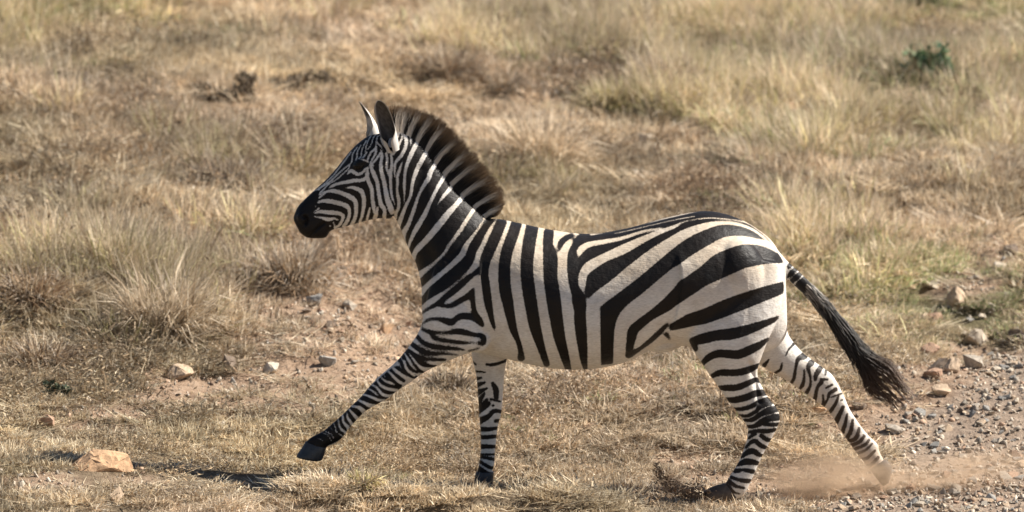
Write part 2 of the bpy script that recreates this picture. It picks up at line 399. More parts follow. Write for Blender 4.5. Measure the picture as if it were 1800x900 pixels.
# soft crease where the thigh meets the flank (both sides)
pxs, pys = proj(co)
mirr = co.copy(); mirr[:, 1] = -np.abs(mirr[:, 1]); pxm, pym = proj(mirr)
def crease(line, amount, fall, soft=2.5):
    """raise the coat on the right-hand side of a line so that it overlaps the other side as a fold"""
    global co
    q = catmull(np.array(line, float), 6)
    best = np.full(nv, 1e9); sgn = np.zeros(nv); par = np.zeros(nv)
    for i, (a, b) in enumerate(zip(q[:-1], q[1:])):
        u = b-a; L = u@u
        t = np.clip(((pxm-a[0])*u[0]+(pym-a[1])*u[1])/L, 0, 1)
        d = np.hypot(pxm-a[0]-u[0]*t, pym-a[1]-u[1]*t)
        c = (u[0]*(pym-a[1]) - u[1]*(pxm-a[0]))
        m = d < best; best[m] = d[m]; sgn[m] = np.sign(c[m]); par[m] = (i+t[m])/(len(q)-1)
    sd = best*sgn
    w = amount*sstep(-soft, soft, sd)*np.exp(-np.maximum(sd, 0)/fall)*sstep(0, .25, par)*sstep(1, .8, par)*(np.abs(co[:, 1]) > .04)*(best < 120)
    co[:, 1] += np.sign(co[:, 1])*w
crease([(1168, 596), (1184, 566), (1194, 525), (1196, 480), (1188, 440)], .016, 45)
crease([(846, 612), (852, 580), (850, 540), (846, 490), (846, 440)][::-1], .010, 50)
def groove(line, depth, wd):
    global co
    q = catmull(np.array(line, float), 6); best = np.full(nv, 1e9)
    for a, b in zip(q[:-1], q[1:]):
        u = b-a; L = u@u
        t = np.clip(((pxm-a[0])*u[0]+(pym-a[1])*u[1])/L, 0, 1)
        best = np.minimum(best, np.hypot(pxm-a[0]-u[0]*t, pym-a[1]-u[1]*t))
    co[:, 1] -= np.sign(co[:, 1])*depth*np.exp(-(best/wd)**2)*(np.abs(co[:, 1]) > .012)
groove([(545, 414), (553, 406), (562, 398), (570, 392)], .010, 2.4)
groove([(535, 381), (538.5, 386), (537.5, 393)], .018, 2.8)
groove([(740, 300), (735, 360), (742, 420), (765, 470)], .012, 12)
groove([(855, 612), (880, 600)], .006, 8)
groove([(1318, 640), (1324, 660), (1329, 680), (1335, 706)], .013, 4.5)
groove([(1326, 770), (1318, 800), (1310, 825)], .004, 3)
groove([(640, 708), (612, 735), (590, 752)], .004, 3)
body_me.vertices.foreach_set('co', co.ravel()); body_me.update()
body_me.polygons.foreach_set('use_smooth', np.ones(len(body_me.polygons), bool))

# ------------------------------------------------------------------ the coat: stripes as strokes in the animal's side view
REG = {'A': (500, 290, 900/140), 'B': (590, 220, 9), 'C': (590, 300, 9), 'D': (690, 180, 6), 'E': (690, 310, 6), 'F': (720, 440, 6), 'G': (700, 540, 6),
       'T': (680, 350, 2.902), 'H': (1000, 350, 2.902), 'L1': (510, 640, 5), 'L2': (800, 610, 3.6), 'L3': (1190, 560, 5.624), 'L4': (1220, 690, 4.5), 'L5': (1330, 580, 5.6235), 'L6': (1430, 680, 5)}
def conv(pts):
    """'A x y w x y w B x y w ...' -> side-view points"""
    out = []; cur = None; buf = []
    for t in pts.split():
        if t in REG: cur = REG[t]; continue
        buf.append(float(t))
        if len(buf) == 3:
            out.append((cur[0]+buf[0]/cur[2], cur[1]+buf[1]/cur[2], buf[2]/cur[2]/2)); buf = []
    return np.array(out)
def apply(ops, x, y, f):
    for kind, p in ops:
        if kind[1] == 'S':
            q = p if len(p) == 1 else catmull(p, 5)
            q[:, 2] = np.maximum(q[:, 2], 0.3)
            if len(q) == 1: q = np.vstack([q, q+[[0.01, 0, 0]]])
            lo = (q[:, :2]-q[:, 2:]).min(0)-20; hi = (q[:, :2]+q[:, 2:]).max(0)+20
            m = np.nonzero((x > lo[0]) & (x < hi[0]) & (y > lo[1]) & (y < hi[1]))[0]
            if not len(m): continue
            d = np.full(len(m), -99.0); xx = x[m]; yy = y[m]
            for a, b in zip(q[:-1], q[1:]):
                ux, uy = b[0]-a[0], b[1]-a[1]; L = ux*ux+uy*uy+1e-9
                t = np.clip(((xx-a[0])*ux+(yy-a[1])*uy)/L, 0, 1)
                d = np.maximum(d, a[2]+(b[2]-a[2])*t - np.hypot(xx-a[0]-ux*t, yy-a[1]-uy*t))
        else:
            q = p[:, :2]; m = np.arange(len(x)); d = np.full(len(x), 1e9); ins = np.zeros(len(x), bool)
            for a, b in zip(q, np.roll(q, -1, 0)):
                ux, uy = b[0]-a[0], b[1]-a[1]; L = ux*ux+uy*uy+1e-9
                t = np.clip(((x-a[0])*ux+(y-a[1])*uy)/L, 0, 1)
                d = np.minimum(d, np.hypot(x-a[0]-ux*t, y-a[1]-uy*t))
                c = ((a[1] > y) != (b[1] > y)) & (x < (b[0]-a[0])*(y-a[1])/(b[1]-a[1]+1e-12)+a[0])
                ins ^= c
            d = np.where(ins, d, -d)
        f[m] = np.maximum(f[m], d) if kind[0] == 'K' else np.minimum(f[m], -d)
    return f
def parse(txt):
    ops = []
    for ln in txt.strip().splitlines():
        ln = ln.split('#')[0].strip()
        if not ln: continue
        k, rest = ln.split(None, 1); ops.append((k, conv(rest)))
    return ops
COAT = parse('''
# --- trunk
KS T 585 118 50 550 200 55 515 280 55 F 800 100 110 785 220 90 795 300 80 810 420 85 830 560 80 860 700 55 885 790 40 905 860 8
KS T 662 122 52 640 190 55 F 1030 0 120 1000 180 120 1005 380 125 1035 550 115 1065 700 95 1100 850 75 T 668 720 25 682 770 25 685 810 35
KS T 742 140 62 722 250 64 714 350 62 722 450 65 738 550 62 756 650 58 785 750 40 815 840 30
KS T 826 172 50 822 235 50 834 300 72 835 400 70 849 500 72 863 600 66 880 700 58 907 800 44 925 865 30
KS T 880 260 20 890 225 32 915 200 30 945 185 20
KS T 1010 190 50 955 240 50 950 300 65 955 400 60 972 480 70 987 560 66 990 650 62 1000 740 55 1012 820 48 1022 862 38
WS T 960 200 20 925 230 35 900 290 45 898 400 52 915 500 60
# --- rump
KP H 20 195 0 60 215 0 100 190 0 300 150 0 500 100 0 700 55 0 860 85 0 1000 175 0 1098 325 0 1000 330 0 900 350 0 800 395 0 700 440 0 640 480 0 550 540 0 500 580 0 420 620 0 350 680 0 330 770 0 295 780 0 225 840 0 165 845 0 160 560 0 95 500 0 20 330 0
WS H 48 295 15 60 260 35 100 232 30 180 217 25 270 200 20 380 165 15 470 150 12
WS H 75 480 10 68 430 40 75 380 45 110 340 55 180 300 45 280 255 50 380 205 35 470 165 25 540 140 18 590 115 8 700 97 7 800 102 7 900 118 10 960 150 12 1020 200 12 1060 245 12
WS H 125 870 62 125 760 62 122 650 65 112 560 50 150 510 75 230 450 75 330 370 80 430 290 75 520 225 60 600 175 50 700 137 35 780 122 22 860 128 18 930 152 15 980 185 14 1020 215 8
WS H 255 840 60 260 740 65 270 650 70 310 590 90 400 520 95 480 450 90 545 385 75 570 372 75 650 315 75 720 265 60 800 225 65 880 210 48 960 218 35 1020 235 35 1060 268 14
WS H 330 772 10 370 710 50 430 650 60 500 600 45 545 560 12
KS H 305 795 35 360 765 18 430 710 25 490 650 20 500 632 8
KS H 498 690 24 516 716 10
WS H 230 176 5 300 162 6 400 138 6 540 106 6 640 88 5
# --- thigh
KP H 515 640 0 600 590 0 700 555 0 800 510 0 900 475 0 1000 445 0 1095 420 0 1095 480 0 1000 520 0 900 560 0 800 600 0 700 635 0 600 655 0 515 672 0
KS L3 150 220 60 250 200 100 400 165 100 550 150 110 700 110 95 850 55 70 950 15 50 1000 -15 25
KS L3 150 220 60 185 300 50
KS L3 255 440 45 320 380 65 420 345 75 600 355 85 720 310 85 820 260 65 900 200 25
KS L3 345 570 40 430 535 60 580 535 65 700 510 65 800 465 40 825 445 15
KS L3 420 685 40 500 685 60 600 680 60 700 640 55 780 605 45 815 615 40
KS L3 490 795 30 560 805 60 680 780 65 780 740 65 880 730 60
KS L4 305 130 20 380 130 30 450 110 35 520 75 40 600 60 60
KS L4 355 180 15 420 185 25 490 150 30 520 115 35 600 80 45
KS L4 385 218 15 460 215 35 530 170 40 600 140 60 655 130 45
KS L4 405 268 18 480 265 35 560 220 55 640 200 60 675 190 40
KS L4 560 245 40 640 255 30 670 245 20
WS L4 590 236 10 675 228 16
KS L4 425 315 20 500 305 30 580 305 35 645 295 25
KS L4 435 360 20 480 325 30
KS L4 530 340 30 570 370 35 610 378 25
KS L4 410 435 20 450 395 30 485 385 35 530 420 35 575 440 25
KS L4 375 510 20 430 470 45 470 465 45 510 490 35 545 500 20
KS L4 340 575 20 400 550 50 460 550 45 505 560 30
KS L4 325 620 35 400 615 30 465 625 35
WS L4 370 626 10 400 632 12
KS L4 295 670 25 350 690 25 420 700 35 445 695 20
KS L4 270 700 40 330 740 25 395 755 18
KS L4 255 740 45 320 790 18 360 800 10
KS L4 240 765 60 280 815 60 300 850 50
# --- shoulder, below the last long neck stripe
KS F 110 675 25 200 615 35 300 560 50 400 480 65 500 400 65 600 310 60 680 250 45 740 210 70
KS F 300 575 30 360 588 36 450 580 50 550 520 60 630 470 70 670 420 40 685 400 20
KS F 670 470 40 670 560 50 685 650 50 740 740 60 775 790 30
WS F 375 556 36 450 510 50 560 450 60 650 380 45 705 330 55 722 290 45 720 450 50 740 600 60
KS G 255 180 15 275 160 25 330 130 35 420 125 40 520 150 70 570 160 60 640 100 60 720 95 70 800 110 70 880 180 50 895 200 20
KS G 255 235 35 330 260 45 400 265 35 520 268 35 620 255 60 700 265 60 800 290 45 880 300 50 905 340 50 890 380 50 840 375 25
KS G 340 270 30 370 320 40 450 345 40 560 360 40 680 375 35 800 375 20
KS G 195 305 40 260 370 45 350 410 50 450 425 45 580 435 35 700 450 20
KS G 740 465 15 850 430 20
KS G 135 380 40 200 430 50 280 475 50 380 490 40 500 490 25 640 505 12
KS G 80 445 40 150 490 45 220 530 45 330 550 35 500 555 25
KS G 110 470 30 200 560 50 270 605 45 350 620 25 400 620 12
KS G 80 465 30 135 540 30 175 610 30 215 665 35 270 690 20
WS G 115 485 12 160 550 25 220 620 28 290 655 30
KS G 40 500 40 90 580 45 140 645 45 200 685 25
WS G 65 480 12 110 570 22 150 625 22 185 658 18
KS G 5 540 40 60 640 40 130 710 55 200 745 25
KS L1 945 100 165 850 200 200 700 320 180 560 450 170 420 570 180 280 650 170 150 740 200
WS L1 1000 -25 25 1030 50 25 1090 100 25
WS L1 955 -10 12 978 35 10
WS L1 880 5 25 930 60 30 1000 110 35 1060 150 30
WS L1 845 45 15 890 90 25 950 150 30 1020 185 30
WS L1 780 100 12 830 145 20 880 165 25 915 180 12
WS L1 815 80 10 835 110 10
WS L1 755 120 12 790 180 25 850 215 30 940 232 30
WS L1 705 175 15 760 205 22 810 265 30 870 280 30 910 270 25
WS L1 675 210 12 730 240 20 770 275 12
WS L1 630 262 18 700 285 25 770 315 30 830 320 25
WS L1 590 312 18 650 340 30 700 365 40 740 370 40
WS L1 540 368 20 600 380 30 640 410 45 660 440 45
WS L1 520 400 18 560 445 30 610 500 40
WS L1 497 430 12 510 480 25 555 540 35
WS L1 460 450 20 470 510 25 510 560 35 515 590 30
WS L1 422 485 12 440 560 22 490 605 25
WS L1 382 515 10 410 600 14
WS L1 430 610 12 465 640 14
WS L1 310 590 9 360 615 11 382 652 11
WS L1 345 545 7 370 580 7
WS L1 270 600 7 330 625 9 362 672 9
WS L1 240 650 7 285 672 7
''')
NECK = parse('''
KP D -1300 -200 0 1300 -200 0 E 1180 520 0 1085 475 0 1010 600 0 945 740 0 F 735 0 0 700 160 0 650 220 0 560 300 0 450 400 0 330 490 0 220 550 0 120 615 0 F -1400 640 0
WS D 185 335 25 195 390 25 190 455 8
WS D 275 400 45 220 500 50 170 610 45 135 720 35 125 850 35 E 125 100 35 125 190 20 122 285 4
WS D 375 500 50 310 610 60 255 720 50 215 830 40 E 190 200 35 145 300 35 105 400 45 60 520 55
WS D 465 630 50 400 740 60 E 380 20 60 315 120 45 270 220 35 225 350 40 170 500 45 120 590 60 115 640 50 135 720 15
WS D 565 750 50 480 890 50 E 480 110 45 410 250 45 350 380 55 290 490 60 230 590 50 185 690 35 162 770 25
WS E 645 80 50 590 150 50 530 220 40 475 295 10
WS E 750 205 60 670 300 60 580 400 75 500 500 80 420 600 75 310 720 70 240 800 60 215 880 60 F 40 110 30
WS E 880 318 50 810 420 50 740 530 55 660 645 50 588 738 46 F 372 28 45 290 108 42 215 172 50 150 220 65 95 265 80
WS E 985 420 30 920 530 40 840 640 45 770 740 65 F 555 45 72 460 140 65 370 220 60 260 310 65 170 390 65 115 455 80
WS E 1095 468 50 1010 600 55 945 740 55 F 735 20 65 700 140 70 650 220 75 560 300 60 450 400 70 330 490 90 220 550 80 125 620 60
# --- head
WS B 1060 50 50 1110 200 60 1110 330 60 1040 480 60 950 590 50 935 700 40 935 820 15
WS B 960 80 160 880 300 110
WS B 1050 110 35 1050 200 35 1010 290 40 930 420 55 900 460 50
KS B 880 385 30 950 310 40 1010 200 25 1030 140 12
WS B 720 200 35 740 270 35 830 390 40 900 450 40
WS B 880 470 40 890 600 45 870 750 45 C 865 0 60 870 200 45 880 350 40 900 430 35 935 540 12
WS B 800 440 35 815 560 40 810 680 35 832 800 10
WS B 1060 570 10 1030 650 40 1000 740 50 C 975 100 45 980 200 50 970 300 40 985 400 55 1000 480 55 990 600 50 950 680 60 960 750 30
WS B 340 350 12 275 450 18 255 570 22 230 610 22 120 700 22 0 810 24 A 520 185 18 430 240 20 385 280 16
WS B 240 430 18 130 580 20 0 750 20 A 560 110 14 450 215 14 380 270 14 330 295 8
WS B 225 620 20 200 690 20 80 800 20 0 870 20 A 510 210 14 440 275 16 400 320 16
WS B 560 165 14 500 280 18 470 420 14
WS B 680 110 14 600 190 16 565 300 16 510 380 14
WS B 480 250 16 420 380 18 400 490 22 370 530 20
WS B 395 320 14 345 420 22 335 520 24 320 550 20
WS B 690 160 16 655 200 20 640 310 22 630 370 40 560 430 30 515 520 30 510 580 25
WS B 640 370 35 630 450 35 570 560 30 545 640 30 590 640 30
WS B 395 538 10 450 552 26 510 585 28
WS B 495 425 20 450 490 28 420 520 18
WS B 655 270 18 710 330 20 740 390 12
WS B 715 400 22 735 490 48 715 600 50 720 720 60 760 870 65 C 780 250 65 810 420 75 860 560 90 895 650 90
WS B 725 430 30 690 470 35 620 570 30 560 640 40 600 760 70 650 880 60 C 660 200 60 690 400 60 720 540 70 770 610 60 770 740 60
WS B 505 690 35 500 800 60 C 490 60 50 520 170 65 570 290 60 580 430 55 600 560 60 610 660 35
WS C 480 120 60 410 150 55 300 155 60 180 180 55 60 200 45 A 540 235 30 505 258 8
WS B 180 780 8 235 725 55 290 745 60 360 780 45 430 745 40 480 685 35 525 660 20
WS C 165 275 10 240 265 40 330 285 60 410 330 70 445 430 65 445 560 60 420 700 50 385 810 40
WS A 390 372 16 440 330 22 480 300 28 560 295 45 650 320 45 740 360 55 800 410 50 810 500 45 800 590 40 755 685 40
WS A 400 335 22 455 298 10
WS A 385 420 25 450 405 40 540 415 50 640 440 50 710 470 50 735 530 35 720 610 40 670 695 40
WS A 345 545 14 400 527 36 500 535 48 600 545 45 660 570 40 655 620 35 620 680 30 570 712 25
WS A 340 582 10 420 597 26 500 615 44 560 605 22 605 622 16
WS A 330 535 8 390 490 22
WS A 350 465 16
WS A 555 650 16 570 700 18
WS A 515 690 16
WS C 545 580 20 520 680 40 495 775 35
WS C 660 590 35 640 690 60 620 750 70
KS B 265 625 50 330 615 110 420 610 105 505 622 50
''')
FFORE = parse('''
KS L2 110 95 15 130 110 10
KS L2 200 110 15 240 112 18 300 95 15 330 82 20
KS L2 115 153 12 190 160 8
KS L2 125 203 28 165 195 12
KS L2 130 245 34 185 225 15
KS L2 140 290 38 200 262 12
KS L2 142 355 40 185 295 15
KS L2 145 395 30 200 335 20
KS L2 145 415 24 205 365 30 210 350 16
KS L2 238 230 20 258 270 35 260 320 30
KS L2 150 470 44 210 440 30 245 405 25 300 410 20
KS L2 225 330 14 285 345 10
KS L2 240 370 14
KS L2 255 468 20 305 465 22
KS L2 150 520 30 220 520 25 290 508 15
KS L2 155 570 25 210 570 25 270 563 18
KS L2 155 630 30 210 630 25 265 630 18
KS L2 155 680 12 265 680 12
KS L2 150 692 20 255 712 20
KS L2 150 722 20 220 762 20 250 760 10
KS L2 140 760 30 200 800 30 240 800 14
KS L2 130 800 50 170 850 50 230 850 50
''')
FHIND = parse('''
KS L5 270 20 12 250 70 15 150 155 10
KS L5 365 140 25 320 190 15 290 250 8
KS L5 120 295 12 75 350 40
KS L5 250 330 15 235 390 25 185 425 20
KS L5 470 255 70 410 290 40 385 380 25 370 470 30 335 540 25
KS L5 470 390 10 470 460 20 455 540 35 420 590 20
KS L5 540 325 60 510 370 40 530 460 20 530 550 25 495 620 35
KS L5 630 375 50 590 440 45 580 490 30
KS L5 640 490 30 700 490 20
KS L5 685 400 20 680 440 18
KS L5 640 520 40 600 570 30 575 690 35
KS L5 745 543 20 690 570 20
KS L5 780 588 40 720 630 30 700 690 20 655 745 40
KS L5 655 640 15 660 720 25
KS L5 840 628 15 740 665 12
KS L5 810 650 20 780 730 30 730 805 35
KS L5 850 690 12 830 700 12
KS L5 855 760 30 800 870 40 785 900 40
KS L6 265 175 20 235 240 30 200 310 40
KS L6 295 240 15 280 320 30 255 395 35
KS L6 345 290 20 330 380 35 300 440 35
KS L6 400 365 25 380 440 35 340 470 30 310 470 30
KS L6 445 430 25 410 480 30 340 512 30
KS L6 490 465 20 450 510 25 360 548 25
KS L6 515 500 15 460 555 20 390 585 20
KS L6 540 560 18 480 620 24 430 640 24
KS L6 570 620 24 500 690 30 470 700 30
''')
mir = co.copy(); mir[:, 1] = -np.abs(mir[:, 1])
mx_, my_ = proj(mir); rx_, ry_ = proj(co)
f = np.full(nv, -20.0)
fn = apply(NECK, mx_, my_, np.full(nv, -20.0))
fb = apply(COAT, mx_, my_, np.full(nv, -20.0))
inneck = (my_ < 620)
f = np.where(inneck, np.maximum(fn + 0.45, fb), fb)
# white base only: neck polygon already ends along the last long stripe
farF = (co[:, 1] > 0.03) & (rx_ > 815) & (rx_ < 905) & (ry_ > 612)
farH = (co[:, 1] > 0.0) & (rx_ > 1300) & (ry_ > 560) & (ry_ > 590 - (rx_-1300)*0.3)
f[farF] = apply(FFORE, rx_[farF], ry_[farF], np.full(farF.sum(), -20.0))
f[farH] = apply(FHIND, rx_[farH], ry_[farH], np.full(farH.sum(), -20.0))
# tail dock: short bands
td = (rx_ > 1377 + (ry_ - 455)*0.12) & (ry_ > 440) & (ry_ < 560) & (np.abs(co[:, 1]) < 0.05) & (rx_ > 1383)
sdist = (rx_-1380)*0.72 + (ry_-470)*0.69
f[td] = np.where(sdist[td] > 38, 6, 5*np.sin(sdist[td]/12.5*2*np.pi + 0.05*(ry_[td]-470)) + 1.2)
fs_ = np.clip(f, -8, 8) + np.where((mx_ < 735) & (my_ < 440), np.where(mx_ < 690, -0.30, 0.0), 0.55)
wsm = ((mx_ > 735) & (my_ > 385) & (my_ < 640) & ~farF & ~farH)[:, None].astype(float)
fs_ = fs_[:, None]
for _ in range(7): fs_ = fs_ + 0.6*wsm*(np.stack([np.bincount(ed[:, 0], fs_[ed[:, 1], 0], nv) + np.bincount(ed[:, 1], fs_[ed[:, 0], 0], nv)], 1)/deg - fs_)
f = fs_[:, 0]
body_me.attributes.new('stripe', 'FLOAT', 'POINT').data.foreach_set('value', np.clip(f, -20, 20).astype(np.float32) - 0.0)
dust = np.where(farH, sstep(600, 700, ry_)*0.25 + sstep(730, 830, ry_)*0.65, 0)
dust = np.maximum(dust, ((rx_ > 1200) & (co[:, 1] < 0))*sstep(820, 880, ry_)*0.35)
dust = np.maximum(dust, ((rx_ > 500) & (rx_ < 1340) & (ry_ > 330) & (co[:, 1] > -5))*0.0)
body_me.attributes.new('dusty', 'FLOAT', 'POINT').data.foreach_set('value', dust.astype(np.float32))

zebra = empty('zebra', (0.25, 0, 0))
tag(zebra, 'black and white striped zebra galloping to the left across dry grass', 'zebra')
crm = sstep(560, 440, my_)*sstep(760, 860, mx_)*sstep(1400, 1330, mx_)*(0.55+0.9*fbm(mx_/40, my_/40, 31))
body_me.attributes.new('cream', 'FLOAT', 'POINT').data.foreach_set('value', np.clip(crm, 0, 1).astype(np.float32))
body = link('body', body_me, M_coat, zebra)

# hooves
def add_hoof(secs, mat, yc, label=None):
    v, fs = loft(secs, 26, 4, yc, 2.3)
    h = link('hoof', mesh('hoof', v, fs), mat, zebra)
    if label: h['label'] = label
add_hoof([(537, 776, 574, 787, .030), (534, 781, 573, 790, .0335), (529, 789, 571, 797, .038), (522, 799, 567, 807, .042), (521, 803, 562, 810, .041)], M_hoof, -.12)
add_hoof([(837, 829, 868, 829, .030), (835, 834, 868, 834, .034), (833, 846, 867, 847, .038), (831, 858, 866, 858, .04)], M_hoof, .12)
add_hoof([(1276, 849, 1298, 878, .031), (1268, 851, 1290, 880, .036), (1254, 855, 1272, 881, .039), (1240, 862, 1255, 880, .037), (1236, 866, 1245, 878, .03)], M_hoof_soiled, -.14)
add_hoof([(1527, 824, 1554, 807, .029), (1532, 830, 1560, 811, .033), (1540, 840, 1567, 820, .037), (1546, 848, 1566, 836, .038), (1551, 853, 1562, 847, .03)], M_hoof_dusty, .13, 'dust-covered grey hind hoof')

# eyes
for s in (-1, 1):
    e = P(632, 291, 0); e = np.array([e[0], s*0.083, e[2]-(0.083*math.sin(PITCH) if s < 0 else 0)*-0.9])
    v, fs = ellipsoid(e, (.024, .019, .019), 0.15)
    link('eye', mesh('eye', v, fs), M_eye, zebra)

# ears
def add_ear(base, tip, opening, hw, prof, fluffy=0.0):
    base = np.array(base); tip = np.array(tip); ax = tip-base; L = np.linalg.norm(ax); axn = ax/L
    o = np.array(opening, float); o -= axn*(o@axn); o /= np.linalg.norm(o)
    sd = np.cross(axn, o)
    nu, nvv = 22, 17
    V = []; col = []
    for layer in (0, 1):
        for i in range(nu):
            u = i/(nu-1); w = np.interp(u, [p[0] for p in prof], [p[1] for p in prof])*hw
            wrap = np.interp(u, [0, .22, .38, .6, 1], [2.95, 2.9, 1.75, 1.3, 1.05])
            for j in range(nvv):
                vv = -1+2*j/(nvv-1); a = vv*wrap
                r = w/max(math.sin(min(wrap, math.pi/2)), .3)
                rr = r - (0.0035 if layer == 1 else 0)*(1 if abs(vv) < 0.97 else 0)
                q = base + ax*u + sd*(rr*math.sin(a)) + o*(r*0.55 - rr*math.cos(a))*1.0 + o*(-0.012*math.sin(u*math.pi))
                V.append(q)
                if layer == 0:
                    k = sstep(.72, .9, u)
                    c = np.array([.66, .61, .55])*(1-k) + np.array([.05, .04, .035])*k
                    if u > .95: c = np.array([.6, .55, .5])
                else:
                    k = sstep(.70, .97, abs(vv)); n_ = 0.6+0.8*random.random()
                    c = (np.array([.085, .072, .062])*n_)*(1-k) + np.array([.52, .47, .42])*k
                    fl = fluffy*sstep(.66, .55, u); c = c*(1-fl) + np.array([.62, .57, .51])*fl*(.8+.4*random.random())
                col.append(c)
    Fs = []
    for layer in (0, 1):
        o_ = layer*nu*nvv
        for i in range(nu-1):
            for j in range(nvv-1):
                q = (o_+i*nvv+j, o_+i*nvv+j+1, o_+(i+1)*nvv+j+1, o_+(i+1)*nvv+j)
                Fs.append(q if layer == 0 else q[::-1])
    N = nu*nvv
    for i in range(nu-1):
        for j in (0, nvv-1): Fs.append((i*nvv+j, (i+1)*nvv+j, N+(i+1)*nvv+j, N+i*nvv+j))
    for j in range(nvv-1): Fs.append(((nu-1)*nvv+j, (nu-1)*nvv+j+1, N+(nu-1)*nvv+j+1, N+(nu-1)*nvv+j))
    link('ear', mesh('ear', np.array(V), Fs, True, np.array(col)), M_hair, zebra)
add_ear(P(693, 264, -.060), P(665, 177, -.086), (-.22, -.95, 0.0), .0375, [(0, .72), (.15, .88), (.4, 1), (.65, 1.02), (.82, .9), (.92, .68), (.97, .45), (1, .2)])
add_ear(P(667, 252, .060), P(631, 178, .085), (-.88, -.42, 0.0), .031, [(0, .9), (.15, 1), (.4, 1), (.6, .72), (.8, .45), (.93, .22), (1, .08)], 1.0)

# hair strands: thin three-sided tapered prisms
def strands(roots, tips, sag, r0, r1, cols, nseg=4, frizz=0.0):
    """cols: (n, nseg+1, 3)"""
    n = len(roots); t = np.linspace(0, 1, nseg+1)
    V = np.zeros((n, nseg+1, 3, 3)); d = tips-roots; d /= np.linalg.norm(d, axis=1)[:, None]
    a = np.cross(d, np.array([0, 1.0, 0.05])); a /= np.linalg.norm(a, axis=1)[:, None]; b = np.cross(d, a)
    ang = rng.uniform(0, 6.28, n)
    for k, tt in enumerate(t):
        c = roots*(1-tt) + tips*tt + sag*(4*tt*(1-tt)) + rng.normal(0, 1, (n, 3))*frizz*tt
        r = r0*(1-tt) + r1*tt
        for m in range(3):
            th = ang + m*2.0944
            V[:, k, m] = c + (a*np.cos(th)[:, None] + b*np.sin(th)[:, None])*r
    base = (np.arange(n)*(nseg+1)*3)[:, None]
    Fq = []
    for k in range(nseg):
        for m in range(3):
            m2 = (m+1) % 3
            Fq.append(np.stack([base[:, 0]+k*3+m, base[:, 0]+k*3+m2, base[:, 0]+(k+1)*3+m2, base[:, 0]+(k+1)*3+m], 1))
    Fq = np.concatenate(Fq)
    col = np.repeat(cols[:, :, None, :], 3, axis=2).reshape(-1, 3)
    return V.reshape(-1, 3), Fq, col
CREST = np.array([(676, 226), (684, 219), (692, 219), (700, 223), (708, 227), (721, 236), (735, 248), (752, 265), (767, 287), (783, 307), (795, 325), (813, 346), (835, 365), (852, 382), (862, 387)], float)
TIPS = np.array([(673, 202), (680, 188), (693, 184), (706, 184), (719, 186), (739, 191), (763, 200), (786, 214), (808, 238), (830, 261), (848, 281), (869, 306), (886, 334), (889, 358), (879, 376)], float)
BANDS = np.array([(700, 223), (708, 227), (721, 236), (735, 248), (752, 265), (767, 287), (783, 307), (795, 325), (814, 346), (836, 365), (853, 382)], float)
def make_mane():
    n = 14000
    seg = np.r_[0, np.cumsum(np.hypot(*np.diff(CREST, axis=0).T))]; u = rng.uniform(0, seg[-1], n)
    rp = np.stack([np.interp(u, seg, CREST[:, 0]), np.interp(u, seg, CREST[:, 1])], 1)
    uj = np.clip(u + rng.normal(0, 2.6, n), 0, seg[-1])
    tp = np.stack([np.interp(uj, seg, TIPS[:, 0]), np.interp(uj, seg, TIPS[:, 1])], 1)
    y = rng.uniform(-.034, .034, n)
    ln = rng.uniform(0.50, 1.01, n)*(1-0.12*(np.abs(y)/.034)**2)
    ln *= 1 - 0.03*np.sin(u*0.27)*rng.uniform(0.5, 1, n)
    low = 3 + 9*(np.abs(y)/.034)
    dirv = tp-rp; dl = np.linalg.norm(dirv, axis=1)[:, None]
    r2 = rp - dirv/dl*low[:, None]
    t2 = rp + dirv*ln[:, None]
    R = np.array([P(a[0], a[1], yy) for a, yy in zip(r2, y)]); T = np.array([P(a[0], a[1], yy*0.75) for a, yy in zip(t2, y + rng.normal(0, .008, n))])
    d = np.min(np.hypot(rp[:, None, 0]-BANDS[None, :, 0], rp[:, None, 1]-BANDS[None, :, 1]), axis=1)
    white = 1-sstep(3.4, 5.4, d + rng.normal(0, .7, n))
    ns = 5; tt = np.linspace(0, 1, ns+1)*ln[:, None]
    br = sstep(.40, .84, tt + rng.normal(0, .08, n)[:, None] - .03*white[:, None])
    rootc = white[:, None]*np.array([.78, .70, .60]) + (1-white[:, None])*np.array([.011, .009, .008])
    tipc = (np.array([.25, .165, .095])[None]*(1-white[:, None]) + white[:, None]*np.array([.19, .125, .072]))*rng.uniform(.6, 1.4, n)[:, None]
    cols = rootc[:, None, :]*(1-br[:, :, None]) + tipc[:, None, :]*br[:, :, None]
    sag = np.array([P(0, 0)*0 for _ in range(n)]) + np.array([-.004, 0, .006])
    v, fq, c = strands(R, T, sag, 0.0020, 0.0004, cols, ns, 0.0016)
    link('mane', mesh('mane', v, fq, True, c), M_hair, zebra)
make_mane()
